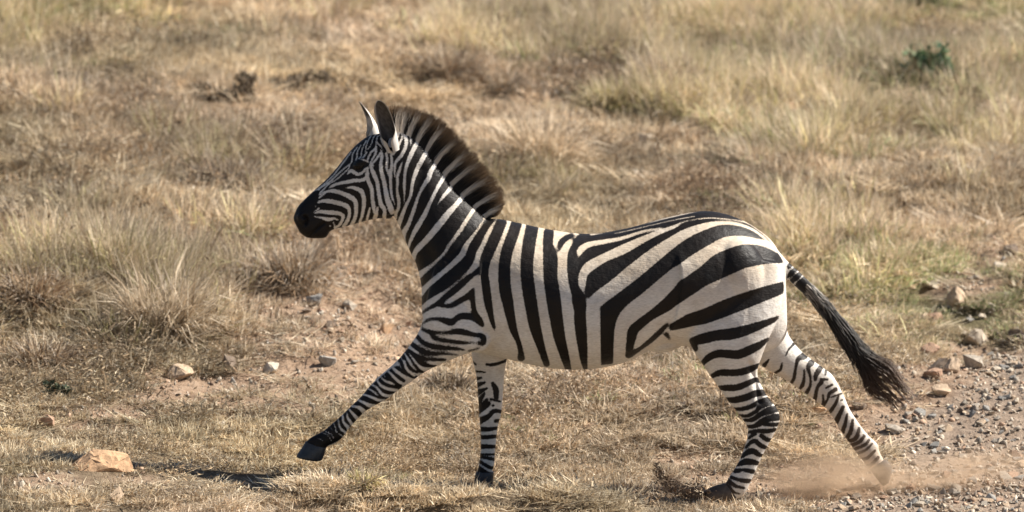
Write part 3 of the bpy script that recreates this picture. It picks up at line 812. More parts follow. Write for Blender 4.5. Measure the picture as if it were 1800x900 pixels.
def make_tail():
    # centre line of the tail with its half thickness (side view)
    cl = np.array([(1385, 475, 11), (1411, 499, 13), (1441, 530, 16), (1470, 566, 18), (1495, 600, 20), (1520, 632, 21), (1545, 660, 22), (1570, 684, 17)], float)
    cl = catmull(cl, 6); seg = np.r_[0, np.cumsum(np.hypot(*np.diff(cl[:, :2], axis=0).T))]; L = seg[-1]
    tang = np.gradient(cl[:, :2], axis=0); tang /= np.linalg.norm(tang, axis=1)[:, None]; nor = np.stack([-tang[:, 1], tang[:, 0]], 1)
    n = 3500; ns = 8
    u0 = L*np.r_[rng.beta(1.0, 2.1, 1600)*0.62, rng.uniform(.0, .34, 1200), rng.uniform(.50, .82, 700)]
    ln = np.where(u0 < 0.22*L, rng.uniform(25, 60, n), rng.uniform(70, 150, n))
    ln[-700:] = rng.uniform(60, 150, 700)
    ln = np.minimum(ln, (L*np.where(np.arange(n) >= n-700, 1.07, 1.0)-u0)*rng.uniform(.8, 1.06, n)); ln = np.maximum(ln, 14)
    off = rng.uniform(-1, 1, n); offy = rng.uniform(-1, 1, n)*np.sqrt(np.maximum(1-off**2, 0)); clump = np.round(off*3.2+rng.normal(0, .12, n))/3.2
    lock = rng.integers(0, 12, n); lock_o = np.linspace(-1.5, 1.35, 12) + rng.normal(0, .12, 12); lock_l = rng.uniform(.80, 1.08, 12)
    ln = np.where(u0+ln > .75*L, np.maximum((u0+ln)*lock_l[lock]-u0, 14), ln)
    tt = np.linspace(0, 1, ns+1)
    pts = np.zeros((n, ns+1, 3)); cols = np.zeros((n, ns+1, 3))
    for k, t in enumerate(tt):
        u = u0 + ln*t
        ui = np.clip(u, 0, L)
        cx = np.interp(ui, seg, cl[:, 0]); cy = np.interp(ui, seg, cl[:, 1]); hw = np.interp(ui, seg, cl[:, 2])
        nx = np.interp(ui, seg, nor[:, 0]); ny = np.interp(ui, seg, nor[:, 1])
        tx = np.interp(ui, seg, tang[:, 0]); ty = np.interp(ui, seg, tang[:, 1])
        lk = sstep(.58, .90, u/L)
        o2 = ((off*(1-t*.62) + clump*t*.62) + rng.normal(0, .10, n)*t)*(1-lk) + (lock_o[lock] + rng.normal(0, .07, n))*lk
        spread = (np.where(u0 < .2*L, .75, .45+.50*t) + .50*sstep(.72, 1.0, u/L)*np.abs(off))*(1-.25*sstep(.85, 1.05, u/L))
        ox = o2*hw*spread + rng.normal(0, .5, n)*t
        ex = u-ui
        px = cx + nx*ox + tx*ex; py = cy + ny*ox + ty*ex + 6*t*t*(u/L)*0.6 + np.where(np.arange(n) % 9 == 0, -16, 0)*t*t*sstep(.7, 1, u/L)
        yy = offy*hw/400*0.75*spread
        q = np.array([P(a, b, c) for a, b, c in zip(px, py, yy)])
        pts[:, k] = q
        band = 0.5+0.5*np.sin(u0/9.5*2*np.pi + off*1.2)
        wb = (u0 < .2*L)*sstep(.45, .75, band)*sstep(.28*L, .1*L, u0)
        base = wb[:, None]*np.array([.50, .44, .37]) + (1-wb[:, None])*np.array([.013, .011, .010])
        tipk = sstep(.66, .98, u/L)[:, None]
        gray = ((u0 < .3*L)*sstep(.4, 1, t))[:, None]*np.array([.10, .085, .07])
        cols[:, k] = base*(1-tipk) + tipk*np.array([.13, .08, .052]) + gray*(1-tipk)
    # tubes along the polylines
    d = np.gradient(pts, axis=1); d /= np.linalg.norm(d, axis=2)[:, :, None]+1e-9
    a = np.cross(d, np.array([0, 1.0, .03])); a /= np.linalg.norm(a, axis=2)[:, :, None]+1e-9; b = np.cross(d, a)
    r = (0.0021*(1-tt)+0.0007*tt)[None, :, None]
    VV = np.stack([pts + (a*math.cos(m*2.0944)+b*math.sin(m*2.0944))*r for m in range(3)], 2)
    base = np.arange(n)*(ns+1)*3; Fq = []
    for k in range(ns):
        for m in range(3):
            m2 = (m+1) % 3
            Fq.append(np.stack([base+k*3+m, base+k*3+m2, base+(k+1)*3+m2, base+(k+1)*3+m], 1))
    link('tail_hair', mesh('tail_hair', VV.reshape(-1, 3), np.concatenate(Fq), True, np.repeat(cols[:, :, None, :], 3, 2).reshape(-1, 3)), M_hair, zebra)
make_tail()

# ------------------------------------------------------------------ grass tufts (instanced ground cover)
def blades(n, h, rad, lean, width, cols, seed, flat=0.0, curl=0.5, nseg=2):
    r = np.random.default_rng(seed)
    ang = r.uniform(0, 6.28, n); rr = rad*np.sqrt(r.uniform(0, 1, n))
    root = np.stack([rr*np.cos(ang), rr*np.sin(ang), np.full(n, -0.015)], 1)
    az = ang + r.normal(0, 0.9, n); ln = h*r.uniform(.45, 1.1, n); tl = np.abs(r.normal(lean, lean*.6+.08, n)) + flat
    tl = np.minimum(tl, 1.5)
    if flat > 0: root[:, 2] += r.uniform(0, .035, n)
    w = width*r.uniform(.6, 1.4, n); wa = r.uniform(0, 6.28, n)
    side = np.stack([np.cos(wa), np.sin(wa), r.normal(0, .3, n)], 1)
    pc = [root]; p = root.copy(); cu = r.uniform(0, curl, n)
    for k in range(nseg):
        th = np.minimum(tl + cu*(k), 1.9 if flat == 0 else 1.6)
        p = p + np.stack([np.sin(th)*np.cos(az), np.sin(th)*np.sin(az), np.cos(th)], 1)*(ln/nseg)[:, None]
        pc.append(p)
    V = []
    for k in range(nseg): 
        wk = w*(1-.35*k/nseg)
        V += [pc[k]-side*wk[:, None]/2, pc[k]+side*wk[:, None]/2]
    V.append(pc[nseg])
    m = 2*nseg+1
    V = np.stack(V, 1).reshape(-1, 3)
    b = np.arange(n)*m; Fl = []
    for k in range(nseg-1):
        Fl += np.stack([b+2*k, b+2*k+1, b+2*k+3, b+2*k+2], 1).tolist()
    Fl += np.stack([b+2*nseg-2, b+2*nseg-1, b+2*nseg], 1).tolist()
    ci = r.integers(0, len(cols), n); c = np.array(cols)[ci]*r.uniform(.68, 1.3, n)[:, None]
    return V, Fl, np.repeat(c, m, axis=0)
STRAW = [(.68, .565, .415), (.62, .50, .35), (.74, .63, .48), (.55, .43, .30), (.66, .54, .39), (.43, .325, .215)]
BROWN = [(.34, .235, .145), (.42, .30, .19), (.25, .165, .10), (.52, .395, .26)]
GREENC = [(.30, .33, .16), (.36, .37, .19), (.45, .43, .24), (.24, .29, .13), (.52, .47, .29)]
YELL = [(.58, .50, .27), (.52, .46, .24), (.64, .55, .33), (.44, .40, .21)]
GREY = [(.44, .37, .29), (.34, .28, .215), (.52, .45, .36), (.24, .19, .14)]
def join(*ms):
    V = []; Fl = []; Cc = []; o = 0
    for v, f_, c in ms:
        V.append(v); Fl += [tuple(i+o for i in q) for q in f_]; Cc.append(c); o += len(v)
    return np.concatenate(V), Fl, np.concatenate(Cc)
def seedheads(n, h, rad, seed, cols):
    """tall thin stems with a small feathery head"""
    v, f_, c = blades(n, h, rad, .28, .0028, cols, seed, 0, .35, 3)
    return v, f_, c
KINDS = []
for k in range(3): KINDS.append(join(blades(130, .060, .13, .85, .0056, STRAW, 100+k), blades(40, .045, .13, .7, .0062, BROWN, 150+k)))
for k in range(3): KINDS.append(join(blades(110, .11, .12, .65, .0056, STRAW, 200+k, curl=.8), blades(50, .08, .12, .8, .0062, BROWN+GREY, 250+k)))
for k in range(3): KINDS.append(join(blades(70, .22, .12, .55, .0056, STRAW+YELL, 300+k, curl=.7, nseg=3), seedheads(20, .33, .1, 340+k, STRAW), blades(60, .14, .13, .75, .006, GREY+BROWN, 360+k)))
for k in range(3): KINDS.append(join(blades(120, .055, .12, .75, .0058, GREENC, 400+k), blades(60, .07, .12, .8, .0056, STRAW, 450+k)))
for k in range(3): KINDS.append(join(blades(55, .16, .16, .1, .0066, STRAW+[(.62, .52, .37)], 500+k, flat=1.15, curl=.1), blades(40, .06, .16, .2, .007, BROWN+GREY, 540+k, flat=1.0)))
for k in range(3): KINDS.append(join(blades(150, .08, .13, 1.0, .0064, GREY+BROWN, 600+k, curl=1.4, nseg=3), blades(40, .10, .12, .7, .005, STRAW, 640+k)))
for k in range(2): KINDS.append(join(blades(110, .17, .13, .65, .006, YELL+GREENC, 700+k, curl=.8, nseg=3), blades(60, .2, .12, .5, .0056, STRAW, 740+k)))

def forb(n, h, rad, cols, seed):
    """dead leafy weed: thin branching stems with many small curled leaves"""
    r = np.random.default_rng(seed)
    st = blades(26, h, rad*.6, .7, .006, cols, seed+1, 0, .9, 3)
    p = r.normal(0, 1, (n, 3))*np.array([rad*.6, rad*.6, h*.35]); p[:, 2] = np.abs(p[:, 2]) + h*.08
    a = r.normal(0, 1, (n, 3)); a /= np.linalg.norm(a, axis=1)[:, None]; b = np.cross(a, r.normal(0, 1, (n, 3))); b /= np.linalg.norm(b, axis=1)[:, None]
    sz = r.uniform(.006, .018, n)[:, None]
    V = np.stack([p-a*sz, p+b*sz*.28, p+a*sz, p-b*sz*.28], 1).reshape(-1, 3)
    c = np.repeat(np.array(cols)[r.integers(0, len(cols), n)]*r.uniform(.6, 1.3, n)[:, None], 4, 0)
    return join(st, (V, np.arange(n*4).reshape(-1, 4).tolist(), c))
for k in range(4): KINDS.append(forb(150, (.10, .14, .18, .12)[k], .12, [BROWN+GREY[:2], BROWN, [(.21, .15, .10), (.30, .22, .15), (.40, .31, .22)], GREY+BROWN[1:]][k], 800+k))
def source_collection(name, meshes, mat):
    col = bpy.data.collections.new(name)
    for i, (v, f_, c) in enumerate(meshes):
        me = mesh('%s_%02d' % (name, i), v, f_, True, c); me.materials.append(mat)
        col.objects.link(bpy.data.objects.new('%s_%02d' % (name, i), me))
    return col
def scatter(name, col, pos, idx, rot, scl, tint=None):
    me = bpy.data.meshes.new(name); me.from_pydata(np.asarray(pos).tolist(), [], [])
    me.attributes.new('idx', 'INT', 'POINT').data.foreach_set('value', np.asarray(idx, np.int32))
    me.attributes.new('rot', 'FLOAT_VECTOR', 'POINT').data.foreach_set('vector', np.asarray(rot, np.float32).ravel())
    me.attributes.new('scl', 'FLOAT_VECTOR', 'POINT').data.foreach_set('vector', np.asarray(scl, np.float32).ravel())
    if tint is not None: me.attributes.new('tint', 'FLOAT_VECTOR', 'POINT').data.foreach_set('vector', np.asarray(tint, np.float32).ravel())
    o = bpy.data.objects.new(name, me); C.objects.link(o)
    g = bpy.data.node_groups.new(name, 'GeometryNodeTree')
    g.interface.new_socket('Geometry', in_out='INPUT', socket_type='NodeSocketGeometry')
    g.interface.new_socket('Geometry', in_out='OUTPUT', socket_type='NodeSocketGeometry')
    gi = g.nodes.new('NodeGroupInput'); go = g.nodes.new('NodeGroupOutput')
    ip = g.nodes.new('GeometryNodeInstanceOnPoints'); ci = g.nodes.new('GeometryNodeCollectionInfo')
    ci.inputs['Collection'].default_value = col; ci.inputs['Separate Children'].default_value = True; ci.inputs['Reset Children'].default_value = True
    g.links.new(gi.outputs[0], ip.inputs['Points']); g.links.new(ci.outputs[0], ip.inputs['Instance'])
    ip.inputs['Pick Instance'].default_value = True
    for nme, typ, sock in (('idx', 'INT', 'Instance Index'), ('rot', 'FLOAT_VECTOR', 'Rotation'), ('scl', 'FLOAT_VECTOR', 'Scale')):
        na = g.nodes.new('GeometryNodeInputNamedAttribute'); na.data_type = typ; na.inputs['Name'].default_value = nme
        out = [s for s in na.outputs if s.enabled and s.name == 'Attribute'][0]
        g.links.new(out, ip.inputs[sock])
    g.links.new(ip.outputs[0], go.inputs[0])
    m = o.modifiers.new('scatter', 'NODES'); m.node_group = g
    return o
tufts = source_collection('tuft', KINDS, M_tuft)

ROCKS = [
 (316, 668, 50, 24, 'tan', 3, 'flat tan brown rock with shadowed face in dirt left of the front hoof'),
 (475, 657, 30, 20, 'cream', 4, 'small rounded cream stone above the stretched front leg'),
 (1687, 548, 44, 40, 'tan', 5, 'tan boulder with shaded left face on green grass right of the tail'),
 (1640, 511, 30, 16, 'cream', 6, 'flat cream stone behind the tan boulder'),
 (1745, 549, 20, 15, 'cream', 7, 'little round cream stone right of the tan boulder'),
 (1642, 569, 34, 16, 'reddish', 8, 'low reddish stone in front of the tan boulder'),
 (1718, 605, 52, 26, 'pale', 9, 'broad pale wedge shaped rock at the edge of the gravel'),
 (1635, 630, 36, 28, 'reddish', 10, 'squarish reddish brown rock at the gravel edge'),
 (1650, 652, 34, 22, 'dark', 11, 'dark brown rock just below the squarish reddish rock'),
 (1674, 655, 30, 26, 'tan', 12, 'tan block between the dark brown rock and the pale grey rock'),
 (1712, 650, 40, 26, 'grey', 13, 'pale grey rock in the gravel with a dark shaded left side'),
 (1640, 668, 36, 18, 'reddish', 14, 'flat reddish slab under the dark brown rock'),
 (1655, 697, 34, 18, 'tan', 15, 'tan rock lying alone in gravel below the rock cluster'),
 (1788, 607, 36, 26, 'dark', 16, 'dark reddish rock cut by the right edge of the picture'),
 (1778, 449, 28, 18, 'dark', 17, 'dark rock near the right edge in sparse grass'),
 (1757, 478, 26, 16, 'pale', 18, 'pale stone below the dark rock at the right edge'),
 (1683, 473, 22, 9, 'grey', 19, 'flat grey stone left of the pale stone at the right'),
 (1597, 516, 32, 15, 'tan', 20, 'flat tan stone half hidden in green grass right of the tail'),
 (1774, 528, 18, 12, 'blue', 21, 'small bluish grey stone on grass by the right edge'),
 (1130, 252, 42, 17, 'pale', 22, 'long pale stone in the dry grass above the zebra back'),
 (1402, 193, 44, 11, 'orange', 23, 'thin orange brown stone lying in the grass far behind the rump'),
 (1220, 214, 26, 13, 'orange', 24, 'small orange stone in grass behind the mane'),
 (1208, 727, 44, 19, 'dark', 25, 'dark brown rock on the ground in front of the near hind leg'),
 (1036, 757, 32, 13, 'reddish', 26, 'small reddish stone lying under the zebra belly'),
 (552, 541, 30, 22, 'blue', 27, 'bluish grey angular stone on the bare soil below the muzzle'),
 (614, 545, 28, 16, 'grey', 28, 'grey stone on bare soil left of the zebra chest'),
 (580, 578, 24, 14, 'dark', 29, 'small dark stone on the bare reddish soil'),
 (690, 552, 28, 14, 'tan', 30, 'low tan stone close to the zebra chest'),
 (680, 586, 26, 14, 'orange', 31, 'orange brown stone on the soil below the chest'),
 (575, 645, 32, 18, 'blue', 32, 'bluish grey stone half buried above the outstretched foreleg'),
 (1575, 762, 36, 15, 'grey', 33, 'grey brown stone lying behind the raised far hind hoof'),
 (1545, 711, 26, 14, 'pale', 34, 'pale stone just below the tip of the tail'),
 (1512, 719, 26, 10, 'dark', 35, 'low dark stone left of the tail tip'),
 (1440, 730, 40, 12, 'orange', 36, 'flat orange stone behind the far hind leg'),
 (80, 752, 30, 24, 'reddish', 37, 'dull reddish stone in grass left of the large orange rock'),
 (205, 885, 24, 30, 'tan', 38, 'narrow tan stone standing in the grass at bottom left'),
 (405, 655, 26, 30, 'dark', 39, 'dark mossy stump like stone left of the small cream stone'),
 (1320, 668, 20, 9, 'cream', 40, 'little cream stone beside the near hind leg'),
]
CLEAR = [(gat(168, 828)[0], gat(168, 828)[1]-.06, .19, .20)]
for r_ in ROCKS:
    q_ = gat(r_[0], r_[1]); k_ = FPX/np.linalg.norm(q_-CAM); CLEAR.append((q_[0], q_[1]-.12, r_[2]/k_*.72+.03, .27 if r_[2] > 27 else .21))
def clear(x, y):
    c = np.zeros_like(x)
    for (cx, cy, rx, ry) in CLEAR: c = np.maximum(c, sstep(1.15, .8, np.hypot((x-cx)/rx, (y-cy)/ry)))
    return c
def grass_points(n, x0, x1, y0, y1, smul=1.0):
    x = rng.uniform(x0, x1, n); y = rng.uniform(y0, y1, n)
    b = bare(x, y); t = track(x, y); g = np.clip(blob(x, y, GREEN)*(0.7+1.0*fbm(x*2, y*2, 77)), 0, 1)
    tall = sstep(.42, .62, fbm(x*.55+11, y*.55, 88, 4)) * sstep(1.6, 3.2, y) * (1-0.75*sstep(0.6, 2.2, x)*sstep(7, 5, y))
    tall = np.maximum(tall, sstep(-1.2, -1.9, x)*sstep(1.2, 1.9, y)*sstep(3.8, 3.0, y)*0.7)
    fore = sstep(1.2, .3, y)
    dens = (1-b*.94)*(1-t*.97)*(1-clear(x, y)*.97)*(0.45 + .75*sstep(.3, .55, fbm(x*1.6+7, y*1.6, 123, 4)))
    dens *= 0.55 + 0.6*fbm(x*2.2, y*2.2, 55)
    dens *= 1 - 0.35*fore
    lit = (rng.uniform(0, 1, n) < .06*b*(1-t)*(1-clear(x, y)))
    shp = sstep(-2.0, -1.8, x)*sstep(-.85, -1.0, x)*sstep(-.62, -.45, y)*sstep(.12, .0, y)
    dens = dens*(1-.75*shp)
    ok = (rng.uniform(0, 1, n) < dens) | lit
    shp = shp[ok]
    lit = lit[ok]
    x, y, b, t, g, tall, fore = (q[ok] for q in (x, y, b, t, g, tall, fore)); m = len(x)
    u = rng.uniform(0, 1, m); k = np.zeros(m, int)
    tone = fbm(x*1.1+5, y*1.1, 99, 3)
    midh0 = 0
    midh = sstep(.40, .60, fbm(x*1.3, y*1.3+9, 202, 4))
    k = np.where(u < .40, 0, np.where(u < .40+.42*midh, 1, np.where(u < .85, 0, 4)))
    k = np.where((rng.uniform(0, 1, m) < .6*sstep(.48, .62, tone)) , 5, k)
    k = np.where(rng.uniform(0, 1, m) < tall*.5*midh, 2, k)
    k = np.where((rng.uniform(0, 1, m) < g*.9), np.where(tall+rng.uniform(0, .5, m) > .6, 6, 3), k)
    k = np.where((k == 1) & (rng.uniform(0, 1, m) < fore*.5), 0, k)
    k = np.where(lit, np.where(rng.uniform(0, 1, m) < .75, 4, 0), k)
    forbn = sstep(.50, .62, fbm(x*1.9+31, y*1.9, 303, 4))
    k = np.where(rng.uniform(0, 1, m) < forbn*.27*(1-.8*lit), 7, k)
    sub = np.where(k == 6, 2, np.where(k == 7, 4, 3)); idx = np.where(k == 7, 20, k*3) + (rng.uniform(0, 1, m)*sub).astype(int)
    tn = sstep(.25, .68, fbm(x*1.7+3, y*1.7, 404, 4)); t2 = fbm(x*.9, y*.9+8, 505, 3); t3 = rng.uniform(.85, 1.12, m)
    tl_ = (.82+.42*tn)*t3
    tl_ = tl_*(1+.10*sstep(5, 9, y)*sstep(1, -1, x))
    tint = np.stack([tl_*.985, tl_*(.975+.04*t2), tl_*(1.03-.10*t2)], 1)
    z = ground_z(x, y)
    s = rng.uniform(.7, 1.3, m)*smul
    s *= (1 - 0.25*fore)*np.where(lit, .75, 1)
    hz = rng.uniform(.7, 1.25, m)
    hz *= np.where(y < 2.2, .68, 1.0)*(1-.35*sstep(1.0, 1.5, x)*sstep(4.2, 3.4, y))
    hz *= 1-.4*shp
    rot = np.stack([rng.normal(0, .12, m), rng.normal(0, .12, m), rng.uniform(0, 6.28, m)], 1)
    return np.stack([x, y, z], 1), idx, rot, np.stack([s, s, s*hz], 1), tint
A1 = grass_points(30000, -4.3, 4.3, -1.3, 4.5)
A2 = grass_points(26000, -5.2, 5.2, 4.5, 13.5, 1.1)
A3 = grass_points(5200, -14, 14, 13.5, 32, 1.8)
x4 = grass_points(5200, -14, 14, -4, 13.5, 1.4)
o4 = np.abs(x4[0][:, 0]) > 4.6
parts4 = [A1, A2, A3, tuple(q[o4] for q in x4)]
pos, ix, rt, sc, tn4 = (np.concatenate([p[i] for p in parts4]) for i in range(5))
isgreen = ((ix >= 9) & (ix < 12)) | ((ix >= 18) & (ix < 20))
litter = (ix >= 12) & (ix < 15)
for nme, msk in (('dry_grass', ~isgreen & ~litter), ('green_grass', isgreen), ('straw_litter', litter)):
    tag(scatter(nme, tufts, pos[msk], ix[msk], rt[msk], sc[msk], tn4[msk]),
        {'dry_grass': 'dry straw coloured grass covering the ground all around the zebra', 'green_grass': 'patches of low green grass among the dry grass',
         'straw_litter': 'pale broken straw stalks lying flat over the ground'}[nme], 'grass' if nme != 'straw_litter' else 'straw', kind='stuff')

# ------------------------------------------------------------------ stones
def rock_geo(seed, n=13, sub=1, rough=.05, flat=.7):
    r = np.random.default_rng(seed)
    p = r.normal(0, 1, (n, 3)); p /= np.linalg.norm(p, axis=1)[:, None]; p *= r.uniform(.75, 1.0, n)[:, None]; p[:, 2] *= flat
    bm = bmesh.new()
    for q in p: bm.verts.new(q)
    g = bmesh.ops.convex_hull(bm, input=bm.verts)
    bmesh.ops.delete(bm, geom=[v for v in bm.verts if not v.link_faces], context='VERTS')
    if sub:
        bmesh.ops.bevel(bm, geom=list(bm.edges), offset=.06, segments=1, affect='EDGES', clamp_overlap=True)
    if sub > 1:
        bmesh.ops.triangulate(bm, faces=bm.faces); bmesh.ops.subdivide_edges(bm, edges=[e for e in bm.edges if e.calc_length() > .25], cuts=2, use_grid_fill=True)
        for v in bm.verts: v.co += Vector(r.normal(0, rough*.45, 3))
    bmesh.ops.triangulate(bm, faces=bm.faces); bmesh.ops.recalc_face_normals(bm, faces=bm.faces)
    bm.verts.index_update()
    V = np.array([v.co[:] for v in bm.verts]); Fl = [tuple(v.index for v in f_.verts) for f_ in bm.faces]; bm.free()
    return V, Fl
ROCKC = {'tan': (.50, .38, .27), 'orange': (.54, .35, .21), 'pale': (.56, .48, .38), 'grey': (.40, .35, .29), 'dark': (.20, .155, .12), 'reddish': (.38, .25, .175), 'cream': (.64, .55, .44), 'blue': (.33, .315, .29)}
def rock_mat(key):
    m, n, l, b = new_mat('stone_'+key); c = np.array(ROCKC[key])
    tc = n.new('ShaderNodeTexCoord'); f1 = noise(n, l, 16, 7, .7, tc.outputs['Object']); f2 = noise(n, l, 70, 5, .7, tc.outputs['Object'])
    r = ramp(n, [(.25, tuple(c*.6)), (.5, tuple(c)), (.75, tuple(np.minimum(c*1.3, .75)))]); l.new(f1, r.inputs[0])
    r2 = ramp(n, [(.3, (.75, .74, .72)), (.7, (1.12, 1.1, 1.08))]); l.new(f2, r2.inputs[0])
    l.new(mixc(n, l, 1.0, r.outputs[0], r2.outputs[0], 'MULTIPLY'), b.inputs['Base Color'])
    b.inputs['Roughness'].default_value = .9; b.inputs['Specular IOR Level'].default_value = .2
    bp = n.new('ShaderNodeBump'); bp.inputs['Strength'].default_value = .6; bp.inputs['Distance'].default_value = .006; l.new(f2, bp.inputs['Height']); l.new(bp.outputs[0], b.inputs['Normal'])
    return m
M_rock = {k: rock_mat(k) for k in ROCKC}
def place_rock(px, py, wpx, hpx, key, seed, label, group=None, rz=None, dy=1.0):
    """py: where its foot meets the ground; wpx, hpx: its size in the photograph"""
    q = gat(px, py); k = FPX/np.linalg.norm(q-CAM)
    w = wpx/k/2; h = hpx/k/2/.8
    V, Fl = rock_geo(seed, 12, 2 if wpx > 26 else 1, .05, 1.0)
    lo = V.min(0); hi = V.max(0); V = (V-(lo+hi)/2)/((hi-lo)/2)
    me = mesh('rock', V*np.array([w, w*dy, h]), Fl, False); me.materials.append(M_rock[key])
    o = bpy.data.objects.new('rock', me); C.objects.link(o)
    o.location = (q[0], q[1]+w*dy*.6, float(ground_z(q[0], q[1]+w*dy*.6)) + h*.55); o.rotation_euler = (0, 0, rz if rz is not None else 0)
    tag(o, label, 'rock', group)
    return o
for r_ in ROCKS: place_rock(*r_, group=None)
def big_rock():
    q = gat(166, 826); k = FPX/np.linalg.norm(q-CAM); w = 122/k/2; h = 44/k/2
    p = [(-1, -.5, -1), (-.95, .6, -1), (1, -.7, -1), (1, .7, -1), (-.22, -.35, .55), (-.05, .3, 1.0), (.45, -.25, .92), (.92, -.35, .55), (1.0, .3, .45), (-.62, 0, -.1), (.3, -.75, -.3), (1.04, -.2, -.2), (-.3, -.62, -.75)]
    bm = bmesh.new()
    for v in p: bm.verts.new(v)
    bmesh.ops.convex_hull(bm, input=bm.verts); bmesh.ops.delete(bm, geom=[v for v in bm.verts if not v.link_faces], context='VERTS')
    bmesh.ops.bevel(bm, geom=list(bm.edges), offset=.045, segments=1, affect='EDGES', clamp_overlap=True); bmesh.ops.triangulate(bm, faces=bm.faces)
    bmesh.ops.subdivide_edges(bm, edges=[e for e in bm.edges if e.calc_length() > .3], cuts=2, use_grid_fill=True); bmesh.ops.triangulate(bm, faces=bm.faces)
    r = np.random.default_rng(3)
    for v in bm.verts: v.co += Vector(r.normal(0, .022, 3))
    for v in bm.verts: v.co.x *= w; v.co.y *= w*.7; v.co.z *= h
    me = bpy.data.meshes.new('rock'); bm.to_mesh(me); bm.free(); me.materials.append(M_rock['orange'])
    o = bpy.data.objects.new('rock', me); C.objects.link(o); o.location = (q[0], q[1]+.05, float(ground_z(q[0], q[1]+.05))+h*.5); o.rotation_euler = (0, 0, .45)
    tag(o, 'large orange tan rock with a dark shaded left slope lying in grass at lower left', 'rock')
big_rock()
# loose stones of the gravel track that can be picked out one by one
SM = {}
for key in ('grey', 'tan', 'pale', 'dark', 'blue', 'reddish'):
    for j in range(5):
        V_, Fl = rock_geo(900+j*7+len(SM), 10, 1, .04, .72); me = mesh('stone', V_, Fl, False); me.materials.append(M_rock[key]); SM[(key, j)] = me
LBL = {'grey': 'small grey angular stone lying loose on the stony ground at the right', 'tan': 'small tan stone lying loose on the stony ground at the right', 'pale': 'small pale stone lying loose on the stony ground at the right', 'dark': 'small dark stone lying loose on the stony ground at the right',
       'blue': 'small bluish grey stone lying loose on the stony ground at the right', 'reddish': 'small reddish brown stone lying loose on the stony ground at the right'}
cnt = 0; tries = 0
while cnt < 270 and tries < 6000:
    tries += 1
    px = rng.uniform(1380, 1800); py = rng.uniform(470, 899)
    q = gat(px, py)
    tr = float(track(q[0], q[1])); near = 1.0 if py > 790 and px > 1500 else 0.6
    if rng.uniform() > (tr*near + (.22 if px > 1560 else .05)): continue
    if 1380 < px < 1620 and 760 < py < 850 and rng.uniform() < .8: continue
    k = FPX/np.linalg.norm(q-CAM); s = rng.uniform(5.5, 10.5)*(1.25 if py > 800 else 1.0)*(1.5 if rng.uniform() < .15 else 1.0)/k
    key = ['grey', 'grey', 'tan', 'pale', 'dark', 'blue', 'reddish', 'pale'][rng.integers(0, 8)]
    o = bpy.data.objects.new('stone', SM[(key, int(rng.integers(0, 5)))]); C.objects.link(o)
    o.location = (q[0], q[1], float(ground_z(q[0], q[1]))+s*.25); o.scale = (s*rng.uniform(.8, 1.3), s*rng.uniform(.8, 1.2), s*rng.uniform(.6, 1.1)); o.rotation_euler = (rng.normal(0, .3), rng.normal(0, .3), rng.uniform(0, 6.28))
    tag(o, LBL[key], 'stone', key + ' stones loose on the stony ground at the right'); cnt += 1
SOIL = {'grey': 'small grey stone lying on the bare reddish soil under the muzzle and chest', 'tan': 'small tan stone lying on the bare reddish soil under the muzzle and chest', 'pale': 'small pale stone lying on the bare reddish soil under the muzzle and chest',
        'dark': 'small dark stone lying on the bare reddish soil under the muzzle and chest', 'reddish': 'small reddish stone lying on the bare reddish soil under the muzzle and chest'}
for i in range(46):
    px = rng.normal(610, 75); py = rng.normal(560, 40); q = gat(px, py); k = FPX/np.linalg.norm(q-CAM); s = rng.uniform(5.5, 12)/k
    key = list(SOIL)[rng.integers(0, 5)]
    o = bpy.data.objects.new('stone', SM[(key, int(rng.integers(0, 5)))]); C.objects.link(o)
    o.location = (q[0], q[1], float(ground_z(q[0], q[1]))+s*.25); o.scale = (s*rng.uniform(.8, 1.4), s*rng.uniform(.8, 1.2), s*rng.uniform(.6, 1.0)); o.rotation_euler = (rng.normal(0, .3), rng.normal(0, .3), rng.uniform(0, 6.28))
    tag(o, SOIL[key], 'stone', key + ' stones on the bare soil')
# gravel: uncountable
def pebble(seed, c):
    v, fl = rock_geo(seed, 9, 0, 0, .7); return v, fl, np.tile(np.array(c), (len(v), 1))
M_peb = attr_mat('gravel', .92, .35, 0, .15, 3.0)
pebs = source_collection('pebble', [pebble(40+i, c) for i, c in enumerate([(.40, .35, .29), (.33, .285, .235), (.50, .43, .345), (.44, .335, .24), (.24, .20, .165), (.56, .49, .40), (.38, .265, .19), (.31, .29, .26)])], M_peb)
n = 110000
x = rng.uniform(-4.5, 5.5, n); y = rng.uniform(-1.3, 6.5, n); tr = track(x, y); br = bare(x, y)
pr = np.maximum(tr*(0.55+.6*fbm(x*4, y*4, 5)), br*.85*fbm(x*3, y*3, 6)+.018)
pr = pr*np.where((y > .35) & (x < 2.2), .75, 1)
ok = rng.uniform(0, 1, n) < pr; x = x[ok]; y = y[ok]; m = len(x)
s = np.exp(rng.normal(math.log(.0085), .5, m)); s = np.minimum(s, .022)
tag(scatter('gravel', pebs, np.stack([x, y, ground_z(x, y)+s*.3], 1), rng.integers(0, 8, m), rng.uniform(0, 6.28, (m, 3)), np.stack([s*rng.uniform(.8, 1.4, m), s, s*rng.uniform(.6, 1, m)], 1)),
    'loose grey and tan gravel of the track and scattered pebbles', 'gravel', kind='stuff')

